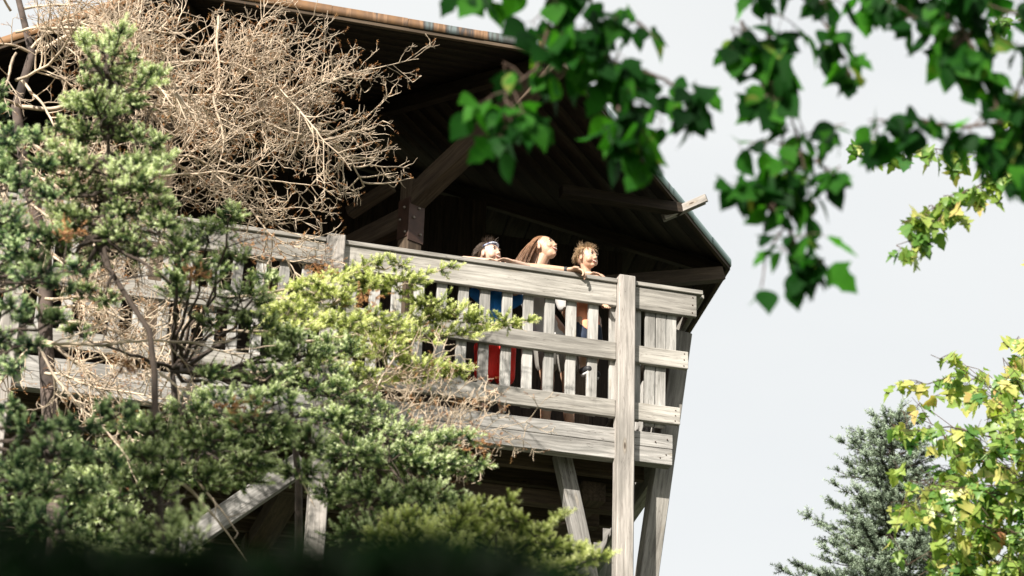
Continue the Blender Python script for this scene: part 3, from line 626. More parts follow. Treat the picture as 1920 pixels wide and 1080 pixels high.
def bough(p0, p1, width, wood_, sh, sz=.07, rise=.1, gap=.055, bare=.12, q=random, tone0=.5, r0=.009, flat=.3, drop=1.0, face=.6):
    """one spruce bough: a main axis with flat opposed side twigs, each carrying needle shoots"""
    p0, p1 = npv(p0), npv(p1); L = np.linalg.norm(p1 - p0); d0 = (p1 - p0) / L
    up = np.array([0, 0, 1.]); pn = nrm(up + np.array([q.gauss(0, .25), -face + q.gauss(0, .25), 0])); side = nrm(np.cross(d0, pn)); upn = np.cross(side, d0)
    m_ = max(5, int(L / .12)); t = np.linspace(0, 1, m_)
    ax = p0 + (p1 - p0) * t[:, None] - upn * (rise * L * 4 * (t * (1 - t)) * .5)[:, None] + side * (np.sin(t * 5 + q.random() * 6) * .02 * L)[:, None]
    wood_.append((ax, np.linspace(r0, .0025, m_)))
    axd = np.gradient(ax, axis=0); axd = nrm(axd)
    gap *= 1.25; n_ = int(L * (1 - bare) / gap)
    for i in range(n_):
        tt = bare + (1 - bare) * (i + q.random() * .6) / n_; k_ = tt * (m_ - 1); a = int(min(k_, m_ - 2)); base = ax[a] + (ax[a + 1] - ax[a]) * (k_ - a); d = axd[a]
        for s_ in (-1, 1):
            if q.random() > drop: continue
            ln = width * (1 - tt) ** .75 * q.uniform(.5, 1.15) + sz * 1.1
            dd = nrm(d * .62 + side * s_ * q.uniform(.6, .95) + upn * q.gauss(.0, flat))
            cur = base; pts = [cur]; nn_ = max(1, int(ln / (sz * .95))); dv = dd.copy()
            for j in range(nn_):
                dv = nrm(dv + d * .10 + up * .06 + np.array([q.gauss(0, .09) for _ in range(3)])); nx = cur + dv * ln / nn_
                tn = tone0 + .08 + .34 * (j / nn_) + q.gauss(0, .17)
                if j < nn_ * .4 and nn_ > 2:
                    if q.random() < .25: sh.append((cur, nrm(dv + upn * .5), sz * .6, tn - .2))
                    cur = nx; pts.append(cur); continue
                for s2 in (-1, 1):
                    if q.random() < .75:
                        sd_ = nrm(dv * .75 + np.cross(dv, upn) * s2 * .7 + upn * q.gauss(.25, .3)); sh.append((cur, sd_, sz * q.uniform(.75, 1.2), tn + .05))
                if q.random() < .35: sh.append((cur, nrm(dv * .5 + upn * q.uniform(.5, 1) + np.array([q.gauss(0, .3) for _ in range(3)])), sz * q.uniform(.6, 1), tn + .1))
                if j >= nn_ - 2: sh.append((cur, dv, sz * q.uniform(.95, 1.25), tn + .1)); sh.append((cur + dv * sz * .4, nrm(dv + upn * q.uniform(.3, 1)), sz * .9, tn + .15))
                cur = nx; pts.append(cur)
            wood_.append((np.array(pts), np.linspace(.0035, .0015, len(pts))))
        sh.append((base, nrm(d + upn * .6), sz * q.uniform(.7, 1.1), tone0 + q.gauss(.2, .15)))
    sh.append((ax[-1] - axd[-1] * sz * .3, axd[-1], sz * 1.2, tone0 + .5))
def mound(x, y, rx, ry, d, wood_, sh, q, anchor=None, sz=.062, tone0=.42, dens=1.0, thick=.8):
    """a cushion of crowded shoot tips at the end of a bough"""
    c = P(x, y, d); k_ = d / FPX * 1.08; RX, RY, RZ = rx * k_, rx * k_ * thick, ry * k_
    n_ = int(3.1416 * rx * ry / (20 * 20) * 3.7 * dens * (d / 10.5) ** 2 * (.062 / sz) ** 2) + 4
    if anchor is not None:
        A_ = npv(anchor); e_ = npv(c) - np.array([0, 0, RZ * .5]); m_ = (A_ + e_) / 2 + np.array([q.gauss(0, .05), q.gauss(0, .05), -.06 + q.gauss(0, .06)])
        t = np.linspace(0, 1, 9)[:, None]; cv = A_ * (1 - t) ** 2 + 2 * m_ * t * (1 - t) + e_ * t * t
        cv[1:-1] += np.array([[q.gauss(0, .012) for _ in range(3)] for _ in range(7)]); wood_.append((cv, np.linspace(.013, .005, 9)))
        for j in (4, 5, 6, 7):                 # bare side twigs
            dd = np.array([q.gauss(0, 1), q.gauss(0, .6), q.gauss(.1, .7)]); dd = nrm(dd) * q.uniform(.08, .28)
            wood_.append((np.array([cv[j], cv[j] + dd * .5 + np.array([0, 0, .01]), cv[j] + dd]), np.array([.004, .003, .0015])))
    cc = npv(c); hubs = [cc + np.array([q.uniform(-.6, .6) * RX, q.uniform(-.6, .6) * RY, q.uniform(-.6, .2) * RZ]) for _ in range(max(2, int(rx / 14)))]
    for h_ in hubs: wood_.append((np.array([cc - np.array([0, 0, RZ * .5]), (cc + h_) / 2, h_]), np.array([.005, .004, .003])))
    for i in range(n_):
        v = nrm(np.array([q.gauss(0, 1), q.gauss(-.35, 1), q.gauss(.25, .85)])); f = q.uniform(.72, 1.08) * (1 + .18 * math.sin(v[0] * 7 + x) * math.cos(v[2] * 6 + y))
        p_ = cc + v * np.array([RX, RY, RZ]) * f
        h_ = min(hubs, key=lambda a: ((a - p_) ** 2).sum())
        out = nrm(nrm(p_ - h_) + v * .5 + np.array([0, 0, .35]) + np.array([q.gauss(0, .22) for _ in range(3)]))
        L = sz * q.uniform(.75, 1.2); st = p_ - out * L
        if i % 3 == 0: wood_.append((np.array([h_, (h_ + st) / 2 - np.array([0, 0, .01]), st]), np.array([.003, .0022, .0015])))
        sh.append((st, out, L, tone0 + q.gauss(.08, .15)))
        if q.random() < .6: sh.append((st - out * L * .3, nrm(out + np.array([q.gauss(0, .8) for _ in range(3)])), L * .9, tone0 + q.gauss(0, .15)))
def finish_tree(name, label, cat, base, trunkpts, trunkr, wood_, sh, mat, woodmat, group=None, k=42, ln=.27, wd=.036, trunkmat=None, extra=None):
    t = empty(name, base, label=label, cat=cat, group=group)
    V, F = tubes([(np.array([npv(p) for p in trunkpts]), np.array(trunkr))], 10)
    mk('trunk', V, F, trunkmat or woodmat, t, smooth=True)
    if wood_: V, F = tubes(wood_, 4); mk('branches', V, F, woodmat, t)
    if sh:
        pos = np.array([s[0] for s in sh]); dr = np.array([s[1] for s in sh]); sz = np.array([s[2] for s in sh]); tn = np.array([s[3] for s in sh])
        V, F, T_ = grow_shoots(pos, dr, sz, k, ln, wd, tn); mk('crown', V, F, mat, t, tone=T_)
    if extra: extra(t)
    return t
def ground_pt(p): return Vector((p[0], p[1], gz(p[1])))
TOT = 0
# ---- young spruce with a clear leader, in front of the others
q = random.Random(11); w1, s1 = [], []
d_ = 9.6
stem = [P(*a, d_) for a in ((206, 72), (199, 130), (201, 200), (205, 330), (188, 440), (205, 505), (240, 560), (280, 620), (290, 700), (291, 800), (300, 1000), (310, 1300))]
stem.append(ground_pt(stem[-1]))
def along(pts, t):
    k_ = t * (len(pts) - 1); a = int(min(k_, len(pts) - 2)); return pts[a].lerp(pts[a + 1], k_ - a)
s1.append((npv(stem[0]) - np.array([0, 0, .03]), np.array([0, 0, 1.]), .08, .9))
for i in range(12):
    t_ = i / 12; c_ = along(stem[:5], t_)
    L = .10 + .36 * t_ ** .8 + q.uniform(-.03, .05); an = i * 2.4 + q.random()
    dv = Vector((math.cos(an), math.sin(an) * .9, .55 - .35 * t_ + q.uniform(-.1, .15))).normalized()
    bough(c_, c_ + dv * L, .10 + .13 * t_, w1, s1, sz=.064, rise=.12, gap=.045, bare=.05, q=q, tone0=.42, r0=.006)
for (x, y, rx, ry) in ((205, 88, 28, 24), (168, 122, 30, 16), (245, 108, 26, 16), (288, 132, 32, 20), (208, 150, 34, 20), (165, 190, 42, 24), (250, 192, 40, 24), (120, 238, 42, 22), (205, 248, 44, 26), (283, 262, 42, 24), (150, 300, 52, 28), (240, 312, 50, 28), (95, 310, 36, 22), (190, 372, 62, 34), (280, 352, 46, 30), (300, 420, 52, 32), (218, 440, 56, 34), (135, 402, 48, 30), (335, 470, 46, 28), (180, 480, 40, 24), (260, 470, 50, 28), (110, 455, 44, 26), (165, 345, 50, 30), (235, 400, 56, 34), (110, 350, 44, 26), (160, 430, 50, 30), (245, 250, 40, 26), (165, 250, 40, 26), (205, 205, 40, 26), (300, 380, 44, 26), (240, 350, 44, 28), (150, 545, 40, 20), (200, 560, 36, 18), (320, 520, 40, 20)):
    ay = min(470, y + 18); mound(x, y, rx, ry, d_ + q.uniform(-.15, .15), w1, s1, q, anchor=along(stem[:5], min(1, max(0, (ay - 72) / 370))), sz=.054)
for (x, y, rx, ry) in ((292, 800, 50, 28), (275, 850, 56, 30), (315, 890, 50, 26), (260, 900, 56, 30)): mound(x, y, rx, ry, 9.4, w1, s1, q, anchor=P(290, y + 30, 9.6), sz=.058, tone0=.45)
finish_tree('young_spruce', 'slender young spruce with dark stem and pale green tip before the dead branches', 'spruce', ground_pt(stem[-1]), stem, [.005, .007, .008, .010, .012, .013, .014, .015, .016, .018, .022, .035, .05], w1, s1, M['needle'], M['twiggreen'])
# ---- big spruce whose boughs fill the lower left
q = random.Random(5); w2, s2, w2b, s2b = [], [], [], []
d0 = 10.8
tr = [P(322, 690, d0), P(328, 740, d0), P(325, 900, d0), P(320, 1300, d0)]; tr.append(ground_pt(tr[-1]))
BL = [  # start px, end px, depth at start, depth at end, width, material set
    ((430, 560), (700, 492), 11.2, 11.6, .22, 1), ((600, 640), (1000, 600), 11.8, 12.2, .20, 1), ((500, 560), (860, 500), 11.6, 12.0, .20, 1), ((560, 640), (880, 575), 11.8, 12.0, .22, 1),
    ((600, 720), (880, 690), 11.8, 12.0, .22, 1), ((420, 620), (690, 600), 11, 11.4, .24, 1), ((470, 700), (760, 640), 11.2, 11.6, .26, 1),
    ((330, 560), (450, 400), 10.4, 10.2, .18, 0), ((330, 600), (520, 500), 10.3, 10, .22, 0), ((330, 640), (600, 560), 10.4, 10.1, .24, 0), ((340, 700), (700, 640), 10.4, 10.2, .24, 0), ((340, 740), (620, 740), 10.2, 9.9, .28, 0),
    ((330, 780), (720, 850), 10.2, 9.8, .3, 0), ((330, 820), (680, 790), 10.6, 10.5, .3, 0), ((400, 850), (760, 800), 10.4, 10.2, .26, 0), ((330, 760), (560, 680), 10, 9.8, .25, 0),
    ((330, 800), (100, 800), 10.2, 9.8, .3, 0), ((330, 880), (60, 900), 10.4, 9.9, .32, 0), ((330, 740), (140, 740), 10.4, 10.2, .26, 0), ((330, 860), (480, 870), 10.2, 9.8, .28, 0),
    ((560, 800), (900, 880), 11, 11, .28, 0), ((600, 760), (900, 830), 11.6, 11.4, .26, 0), ((640, 860), (930, 930), 11, 10.6, .28, 0), ((520, 860), (820, 960), 10.6, 10.4, .3, 0), ((640, 900), (1000, 1010), 10.6, 10.2, .3, 0),
    ((600, 840), (800, 780), 11.2, 11, .28, 0), ((420, 800), (640, 850), 10, 9.8, .24, 0), ((650, 960), (900, 1040), 10.2, 10, .3, 0), ((600, 1000), (1020, 1080), 10.2, 10, .3, 0)]
for (a, b, da, db, wd_, g_) in BL:
    if not g_: continue
    bough(P(*a, da), P(*b, db), wd_ * .8, w2b, s2b, sz=.062, q=q, tone0=.42, gap=.06, bare=.08, r0=.010, rise=.06)
TA = [P(326, 690, d0), P(327, 760, d0), P(326, 830, d0), P(325, 900, d0)]
for (x, y, rx, ry, d, g_) in ((392, 440, 62, 34, 10.3, 0), (428, 402, 40, 26, 10.2, 0), (375, 505, 56, 34, 10.2, 0), (452, 552, 66, 30, 10.7, 0), (340, 445, 40, 30, 10.1, 0), (430, 480, 44, 26, 10.4, 0),
        (555, 590, 70, 30, 11.4, 1), (625, 560, 56, 28, 11.5, 1), (672, 530, 50, 24, 11.6, 1), (722, 498, 60, 18, 11.7, 1), (745, 530, 60, 22, 11.8, 1), (805, 565, 56, 24, 11.9, 1), (860, 590, 48, 20, 12, 1), (925, 602, 58, 18, 12.1, 1), (800, 600, 44, 18, 12, 1),
        (560, 660, 70, 36, 11.0, 0), (630, 650, 60, 34, 11.1, 0), (600, 705, 74, 34, 11.0, 0), (540, 625, 48, 24, 11, 0), (720, 655, 56, 26, 11.6, 1), (785, 690, 76, 28, 11.7, 1), (850, 695, 36, 18, 11.8, 1), (680, 700, 50, 24, 11.4, 1),
        (430, 752, 84, 34, 10.1, 0), (350, 765, 50, 26, 9.9, 0), (515, 745, 60, 30, 10.2, 0), (480, 795, 84, 34, 10.0, 0), (565, 820, 64, 36, 10.2, 0), (395, 825, 70, 34, 9.8, 0), (610, 780, 56, 30, 10.5, 0), (300, 850, 60, 36, 9.8, 0), (470, 860, 70, 30, 10.1, 0), (560, 880, 60, 26, 10.3, 0), (380, 890, 66, 32, 10.0, 0), (270, 920, 70, 34, 9.9, 0),
        (330, 545, 40, 20, 10.4, 0), (480, 600, 56, 26, 10.8, 0), (505, 655, 50, 24, 10.8, 0), (400, 600, 44, 20, 10.5, 0), (150, 620, 40, 18, 10.2, 0), (500, 700, 60, 28, 10.6, 0), (400, 700, 50, 22, 10.2, 0), (250, 800, 56, 26, 9.9, 0), (640, 610, 70, 28, 11.3, 1), (590, 540, 50, 24, 11.3, 1), (700, 600, 60, 26, 11.6, 1), (760, 620, 50, 22, 11.8, 1), (500, 520, 40, 20, 10.9, 0), (540, 580, 50, 24, 11, 1), (620, 730, 66, 30, 10.9, 0), (690, 760, 60, 28, 11.2, 0),
        (650, 850, 76, 40, 10.6, 0), (730, 850, 76, 38, 10.8, 0), (800, 872, 70, 34, 10.9, 0), (868, 880, 46, 24, 11.0, 0), (690, 930, 84, 44, 10.5, 0), (780, 935, 84, 42, 10.6, 0), (860, 950, 60, 30, 10.7, 0), (700, 1000, 90, 40, 10.3, 0), (800, 1010, 90, 40, 10.4, 0), (620, 920, 50, 40, 10.6, 0), (200, 960, 70, 34, 9.9, 0), (120, 930, 70, 34, 9.9, 0), (300, 990, 70, 34, 9.8, 0), (180, 1020, 80, 34, 9.7, 0), (660, 790, 60, 30, 11, 0), (740, 800, 60, 26, 11.2, 0), (820, 820, 50, 22, 11.3, 0)):
    an_ = TA[0] if y < 740 else TA[1] if y < 820 else TA[2] if y < 900 else TA[3]
    if x > 610 and y > 770: an_ = P(650, 770, 11.2)
    mound(x, y, rx, ry, d, w2b if g_ else w2, s2b if g_ else s2, q, anchor=an_ if not g_ else None, sz=.066, tone0=.42)
for i in range(60):                          # inner boughs low down, their shade painted in by a darker tone
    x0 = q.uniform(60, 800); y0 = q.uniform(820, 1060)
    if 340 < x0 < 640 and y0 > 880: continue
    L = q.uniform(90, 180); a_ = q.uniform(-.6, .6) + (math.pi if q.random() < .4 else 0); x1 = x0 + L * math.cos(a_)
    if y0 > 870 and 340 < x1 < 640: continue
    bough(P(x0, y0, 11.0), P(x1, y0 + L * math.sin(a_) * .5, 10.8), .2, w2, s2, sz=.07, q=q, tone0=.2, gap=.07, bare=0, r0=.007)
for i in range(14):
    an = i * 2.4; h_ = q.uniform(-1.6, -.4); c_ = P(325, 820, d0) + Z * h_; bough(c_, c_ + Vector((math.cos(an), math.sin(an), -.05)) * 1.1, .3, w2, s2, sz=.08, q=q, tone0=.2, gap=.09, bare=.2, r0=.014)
def more(t):
    rp_, rd_ = [], []
    for (x_, y_, sp_, dd_) in ((445, 765, 20, 9.8), (365, 512, 12, 10.0), (128, 435, 12, 9.2), (500, 465, 30, 12.2), (690, 560, 16, 11.4), (900, 830, 22, 11.0), (600, 500, 14, 11.3), (240, 690, 16, 10)):
        for i_ in range(34):
            rp_.append(npv(P(x_ + q.gauss(0, sp_), y_ + q.gauss(0, sp_ * .6), dd_ + q.uniform(-.1, .1)))); rd_.append(np.array([q.gauss(0, 1), q.gauss(-.4, 1), q.gauss(0, .6)]))
    V, F, T_ = grow_shoots(rp_, rd_, np.full(len(rp_), .04), 20, .35, .05); mk('rusty_needles', V, F, M['brownneedle'], t, tone=T_)
    V, F = tubes(w2b, 4); mk('branches', V, F, M['twig'], t)
    V, F, T_ = grow_shoots([s[0] for s in s2b], [s[1] for s in s2b], np.array([s[2] for s in s2b]), 42, .27, .036, [s[3] for s in s2b]); mk('crown', V, F, M['needleyellow'], t, tone=T_)
finish_tree('spruce_tree', 'big bushy green spruce whose sunlit yellow green boughs spread across the middle of the railing', 'spruce', ground_pt(tr[-1]), tr, [.012, .02, .03, .05, .12], w2, s2, M['needle'], M['twiggreen'], extra=more, trunkmat=M['bark'])
# ---- blue-green spruce entering at the left edge
q = random.Random(21); w3, s3 = [], []
d3 = 9.2; tr = [P(-110, 60, d3), P(-105, 500, d3), P(-100, 1000, d3)]; tr.append(ground_pt(tr[-1]))
for (a, b, wd_) in () and (((-100, 200), (10, 150), .12), ((-100, 280), (50, 250), .15), ((-100, 330), (60, 340), .2), ((-100, 400), (90, 420), .2), ((-100, 470), (60, 480), .22), ((-100, 540), (150, 530), .16), ((-100, 600), (50, 590), .2),
                    ((-100, 700), (40, 720), .2), ((-100, 760), (170, 800), .22), ((-100, 820), (220, 850), .22), ((-100, 860), (90, 850), .24), ((-100, 900), (110, 930), .24), ((-100, 960), (140, 980), .25), ((-100, 790), (110, 760), .25), ((0, 700), (250, 760), .2), ((60, 760), (290, 740), .18)):
    bough(P(*a, d3), P(*b, d3 + q.uniform(-.5, .4)), wd_, w3, s3, sz=.068, q=q, tone0=.35, gap=.045, bare=.02)
for (x, y, rx, ry, d) in ((18, 465, 44, 40, 9.2), (70, 512, 60, 24, 9.0), (110, 530, 40, 16, 9.0), (15, 400, 36, 36, 9.2), (38, 335, 40, 30, 9.1), (20, 255, 40, 34, 9.1), (-5, 165, 26, 22, 9.1), (90, 360, 40, 26, 9.3), (55, 430, 40, 26, 9.3), (20, 570, 50, 26, 9.2), (60, 250, 30, 20, 9.2), (0, 440, 60, 40, 9.5), (-10, 520, 60, 34, 9.4), (0, 640, 60, 30, 9.4), (60, 590, 44, 22, 9.5), (-5, 300, 40, 34, 9.3), (-5, 210, 36, 24, 9.3), (100, 440, 46, 28, 9.4), (150, 500, 40, 22, 9.3), (60, 640, 36, 18, 9.3), (10, 690, 50, 26, 9.2), (110, 590, 34, 18, 9.5), (10, 320, 40, 34, 9.2), (50, 480, 50, 30, 9.4), (80, 300, 36, 22, 9.3),
        (60, 800, 62, 30, 8.9), (150, 800, 62, 30, 8.9), (215, 770, 50, 30, 9.0), (100, 845, 70, 32, 8.8), (30, 870, 56, 32, 8.8), (190, 855, 56, 28, 8.9), (60, 905, 70, 34, 8.8), (160, 910, 60, 30, 8.9), (20, 960, 70, 34, 8.8), (100, 980, 80, 34, 8.8), (10, 760, 40, 24, 9)):
    mound(x, y, rx, ry, d, w3, s3, q, anchor=P(-104, y + 25, d3), sz=.06, tone0=.48)
finish_tree('spruce_tree', 'blue green spruce reaching in with short boughs from the left edge', 'spruce', ground_pt(tr[-1]), tr, [.02, .05, .08, .1], w3, s3, M['needleblue'], M['twiggreen'], trunkmat=M['bark'])

# ---- dead spruce: bleached, finely divided twigs over the roof
q = random.Random(31); limbs, brown = [], []
d4 = 13.2
trunk = [P(30, -260, d4), P(35, 0, d4), P(60, 100, d4), P(30, 200, d4), P(48, 330, d4), P(85, 470, d4), P(85, 640, d4), P(110, 1000, d4)]; trunk.append(ground_pt(trunk[-1]))
def twigs(p, d, ln, r, lev, q, flatn, bush=1.0):
    n_ = max(3, int(ln / (.05 if lev < 2 else .03))) if lev < 3 else 3
    pts = [p]; cur = p; dv = d; kids = []
    for i in range(n_):
        dv = nrm(dv + np.array([q.gauss(0, .10 + .03 * lev) for _ in range(3)]) + np.array([0, 0, .03 if lev else -.01]))
        cur = cur + dv * ln / n_; pts.append(cur)
        if lev < 3 and i >= (1 if lev else n_ * .12): kids.append((cur, dv, i / n_))
    limbs.append((np.array(pts), np.linspace(r, max(.0016, r * .35), len(pts))))
    for (c, dd, t) in kids:
        for s_ in (-1, 1):
            if q.random() > (.6 if lev == 0 else .55 if lev == 1 else .45) * bush: continue
            sd_ = nrm(np.cross(dd, flatn)); k_ = nrm(dd * q.uniform(.5, .9) + sd_ * s_ * q.uniform(.5, .9) + flatn * q.gauss(0, .35))
            l2 = ln * (.42 if lev == 0 else .4) * (1.1 - .75 * t) * q.uniform(.5, 1.2)
            if lev == 2: l2 = q.uniform(.025, .065)
            if l2 < .02: continue
            twigs(c, k_, l2, max(.003, r * (.45 if lev == 0 else .6)) if lev < 2 else .0024, lev + 1, q, flatn, bush)
    if lev >= 2 and q.random() < .3: brown.append((pts[-1], dv, q.uniform(.025, .045), q.random()))
def limb(a, b, da, db, r=.014, bush=1.0):
    A_, B_ = npv(P(*a, da)), npv(P(*b, db)); d = nrm(B_ - A_); fn = nrm(np.cross(d, np.array([0, 1., .25])) + np.array([q.gauss(0, .2) for _ in range(3)]))
    fn = nrm(np.array([0, .75, .65]) + np.array([q.gauss(0, .25) for _ in range(3)])); fn = nrm(fn - d * (fn @ d))
    twigs(A_, d, np.linalg.norm(B_ - A_), r, 0, q, fn, bush)
for a, b, da, db, r_, bu in (((200, 150), (815, 205), 13.2, 13.6, .018, .95), ((60, 100), (470, 20), 13.2, 13.6, .016, .9), ((120, 60), (640, 50), 13.2, 13.9, .014, .55), ((40, 200), (560, 190), 13.2, 13.0, .018, .95), ((300, 120), (740, 95), 13.3, 13.9, .012, .8),
                          ((60, 260), (620, 300), 13.2, 13.3, .016, .75), ((200, 300), (700, 200), 13.2, 13.5, .012, .8), ((250, 190), (700, 250), 13.2, 13.5, .012, .6), ((48, 330), (540, 350), 13.2, 13.2, .014, .85), ((300, 330), (600, 320), 13.2, 13.4, .01, .7), ((410, 30), (440, 210), 13.3, 13.4, .012, .6), ((400, 180), (420, 330), 13, 13, .01, .8), ((30, 60), (330, 20), 13, 12.6, .014, .9), ((30, 150), (300, 120), 13, 12.7, .014, .9), ((40, 200), (-70, 150), 13, 12.7, .014, .9), ((35, 260), (200, 330), 13, 12.7, .014, .9), ((60, 420), (-40, 480), 13, 12.7, .014, .8), ((60, 90), (150, -40), 13, 12.7, .014, .9), ((20, 20), (-40, -50), 13, 12.7, .012, .9), ((60, 350), (260, 260), 13, 12.9, .012, .9), ((85, 560), (300, 620), 13, 12.6, .012, .7), ((48, 380), (240, 420), 13, 12.6, .012, .9), ((30, 100), (-50, 200), 13, 12.6, .012, .9), ((85, 580), (400, 560), 13, 12.6, .012, .8), ((85, 640), (380, 660), 13, 12.4, .012, 1), ((85, 520), (-60, 600), 13, 12.6, .012, 1), ((85, 640), (-60, 690), 13, 12.6, .012, 1), ((85, 700), (300, 740), 13, 12.4, .012, 1), ((60, 440), (200, 540), 13, 12.4, .01, 1), ((48, 300), (180, 420), 13, 12.4, .01, 1), ((85, 600), (10, 460), 13, 12.5, .01, 1),
                          ((60, 100), (-60, 40), 13.2, 12.8, .012, .8), ((35, 20), (170, -60), 13.2, 13.4, .012, .8), ((40, 150), (190, 250), 13.1, 12.8, .012, .8), ((85, 470), (330, 560), 13.1, 13.4, .014, .8), ((85, 600), (460, 640), 13.2, 13.6, .016, .7), ((85, 560), (-80, 520), 13.2, 12.8, .012, .7),
                          ((85, 640), (420, 740), 13.2, 13.2, .016, .7), ((60, 400), (330, 420), 13.2, 13.2, .012, .8), ((48, 300), (-60, 330), 13.2, 13, .012, .8), ((430, 120), (600, 60), 13.4, 13.7, .01, .8), ((560, 190), (790, 110), 13.5, 13.7, .008, .9), ((500, 230), (650, 290), 13.5, 13.6, .009, .9)):
    limb(a, b, da, db, r_ * 1.0, bu)
def deadx(t):
    V, F, T_ = grow_shoots([s[0] for s in brown], [s[1] for s in brown], np.array([s[2] for s in brown]), 12, .35, .05, [s[3] for s in brown]); mk('dead_needles', V, F, M['brownneedle'], t, tone=T_)
finish_tree('dead_spruce', 'dead leafless spruce with a dense tangle of bleached tan twigs reaching before the dark roof', 'dead tree', ground_pt(trunk[-1]), trunk, [.015, .022, .028, .034, .038, .044, .05, .07, .11], limbs, [], None, M['twig'], trunkmat=M['deadbark'], extra=deadx)
# ---- a second dead branch below, with rust-brown remnants, in the middle of the green boughs
q = random.Random(41); limbs, brown = [], []
for a, b, da, db, r_, bu in (((560, 780), (860, 640), 11.3, 11.6, .010, .9), ((640, 860), (960, 770), 11.2, 11.6, .006, 1.2), ((700, 800), (900, 730), 11.4, 11.6, .006, 1.0), ((600, 700), (760, 760), 11.4, 11.6, .006, 1.0), ((600, 800), (800, 600), 11.5, 11.7, .008, .8), ((700, 740), (760, 640), 11.4, 11.6, .009, .9), ((560, 700), (480, 760), 11.4, 11.2, .008, .7), ((440, 480), (540, 470), 12.4, 12.6, .006, .9),
                          ((300, 700), (480, 800), 10.6, 10.4, .008, .6), ((60, 640), (300, 820), 10.9, 10.6, .01, .7), ((640, 560), (560, 640), 11.6, 11.5, .012, .5), ((330, 900), (500, 1010), 10, 10, .009, .25), ((370, 900), (460, 1000), 10, 10, .007, .25), ((0, 660), (480, 630), 10, 10.6, .011, .3), ((560, 890), (590, 950), 10.6, 10.6, .006, .3)):
    limb(a, b, da, db, r_, bu)
tk = [P(540, 720, 11.3), P(560, 900, 11.3), P(560, 1300, 11.3)]; tk.append(ground_pt(tk[-1]))
finish_tree('dead_sapling', 'low dead conifer of pinkish brown twigs tangled in the green boughs below the deck', 'dead tree', ground_pt(tk[-1]), tk, [.012, .02, .03, .04], limbs, [], None, M['twig'], trunkmat=M['deadbark'], extra=deadx)

# ---- spruce at lower right of the mass (yellow green tips over the brace)
q = random.Random(51); w5, s5 = [], []
d5 = 9.4; tr = [P(800, 1010, d5), P(800, 1300, d5)]; tr.append(ground_pt(tr[-1]))
for (a, b, wd_) in (((800, 1060), (960, 935), .18), ((830, 1070), (1060, 965), .18), ((840, 1080), (1140, 1040), .18), ((840, 1100), (1080, 1030), .2), ((800, 1050), (880, 950), .18), ((820, 1120), (1100, 1100), .22), ((800, 1100), (700, 1000), .25), ((800, 1060), (760, 960), .2), ((800, 1150), (1000, 1090), .3)):
    bough(P(*a, d5), P(*b, d5 + q.uniform(-.2, .3)), wd_, w5, s5, sz=.064, q=q, tone0=.3, gap=.042, bare=.03, rise=.1)
for (x, y, rx, ry) in ((905, 948, 40, 20), (950, 975, 56, 24), (885, 985, 50, 28), (1005, 998, 44, 20), (1080, 1030, 48, 18), (1040, 1015, 40, 18), (960, 1030, 70, 30), (870, 1040, 60, 34), (1030, 1065, 70, 28), (1110, 1045, 30, 12)):
    mound(x, y, rx, ry, d5 + q.uniform(-.1, .1), w5, s5, q, anchor=P(815, 1080, d5), sz=.054, tone0=.45)
for i in range(14):
    an = i * 2.4; c_ = P(800, 1050 + i * 30, d5); dv = Vector((math.cos(an), math.sin(an), q.uniform(-.1, .2)))
    bough(c_, c_ + dv * (.35 + i * .05), .25, w5, s5, sz=.068, q=q, tone0=.3, gap=.06)
finish_tree('spruce_tree', 'small spruce with bright yellow green tips at the bottom below the deck beam', 'spruce', ground_pt(tr[-1]), tr, [.012, .03, .06], w5, s5, M['needleyellow'], M['twiggreen'], trunkmat=M['bark'])
# ---- sapling tip at bottom left in the sun
q = random.Random(61); w6, s6 = [], []
d6 = 7.0; tr = [P(360, 1130, d6), P(370, 1300, d6)]; tr.append(ground_pt(tr[-1]))
for (a, b, wd_) in (((300, 1080), (330, 950), .10), ((300, 1070), (140, 1010), .09), ((300, 1060), (230, 960), .08), ((330, 1060), (375, 945), .08), ((300, 1090), (180, 1050), .1), ((360, 1130), (300, 1040), .1), ((330, 1070), (385, 1000), .08)):
    bough(P(*a, d6), P(*b, d6 + q.uniform(-.1, .1)), wd_, w6, s6, sz=.036, q=q, tone0=.4, gap=.03, bare=.03, r0=.004)
w6.append((np.array([npv(P(360, 1130, d6)), npv(P(300, 1080, d6))]), np.array([.007, .005])))
finish_tree('fir_sapling', 'small pale green fir sapling sprig in the sun at lower left before the wooden brace', 'fir', ground_pt(tr[-1]), tr, [.008, .015, .03], w6, s6, M['needle'], M['twiggreen'])
# ---- low conifer right in front of the lens, out of focus, its shade painted dark
q = random.Random(71); w7, s7 = [], []
d7 = 1.5
tr = [P(450, 1250, d7), P(460, 1500, d7)]; tr.append(ground_pt(tr[-1]))
for i in range(60):
    x0 = -150 + i * 20.5; top = 1045 if x0 < 650 else 1040 - 100 * math.exp(-((x0 - 780) / 90) ** 2) * 1.0
    top = float(np.interp(x0, [-100, 100, 350, 500, 600, 680, 800, 900, 1000, 1060], [1020, 1050, 1065, 1080, 1070, 1050, 1035, 1045, 1080, 1120]))
    a = (x0 + q.uniform(-40, 40), top + 260); b = (x0 + q.uniform(-60, 60), top + q.uniform(-8, 30))
    bough(P(*a, d7 + q.uniform(-.15, .15)), P(*b, d7 + q.uniform(-.15, .15)), .045, w7, s7, sz=.026, q=q, tone0=.1, gap=.009, bare=0, r0=.003)
finish_tree('fir_bush', 'blurred low fir bush coloured as in shade along the bottom edge close to the viewer', 'fir bush', ground_pt(tr[-1]), tr, [.012, .02, .03], w7, s7, M['needleshade'], M['shadetwig'], k=30, ln=.36, wd=.05)
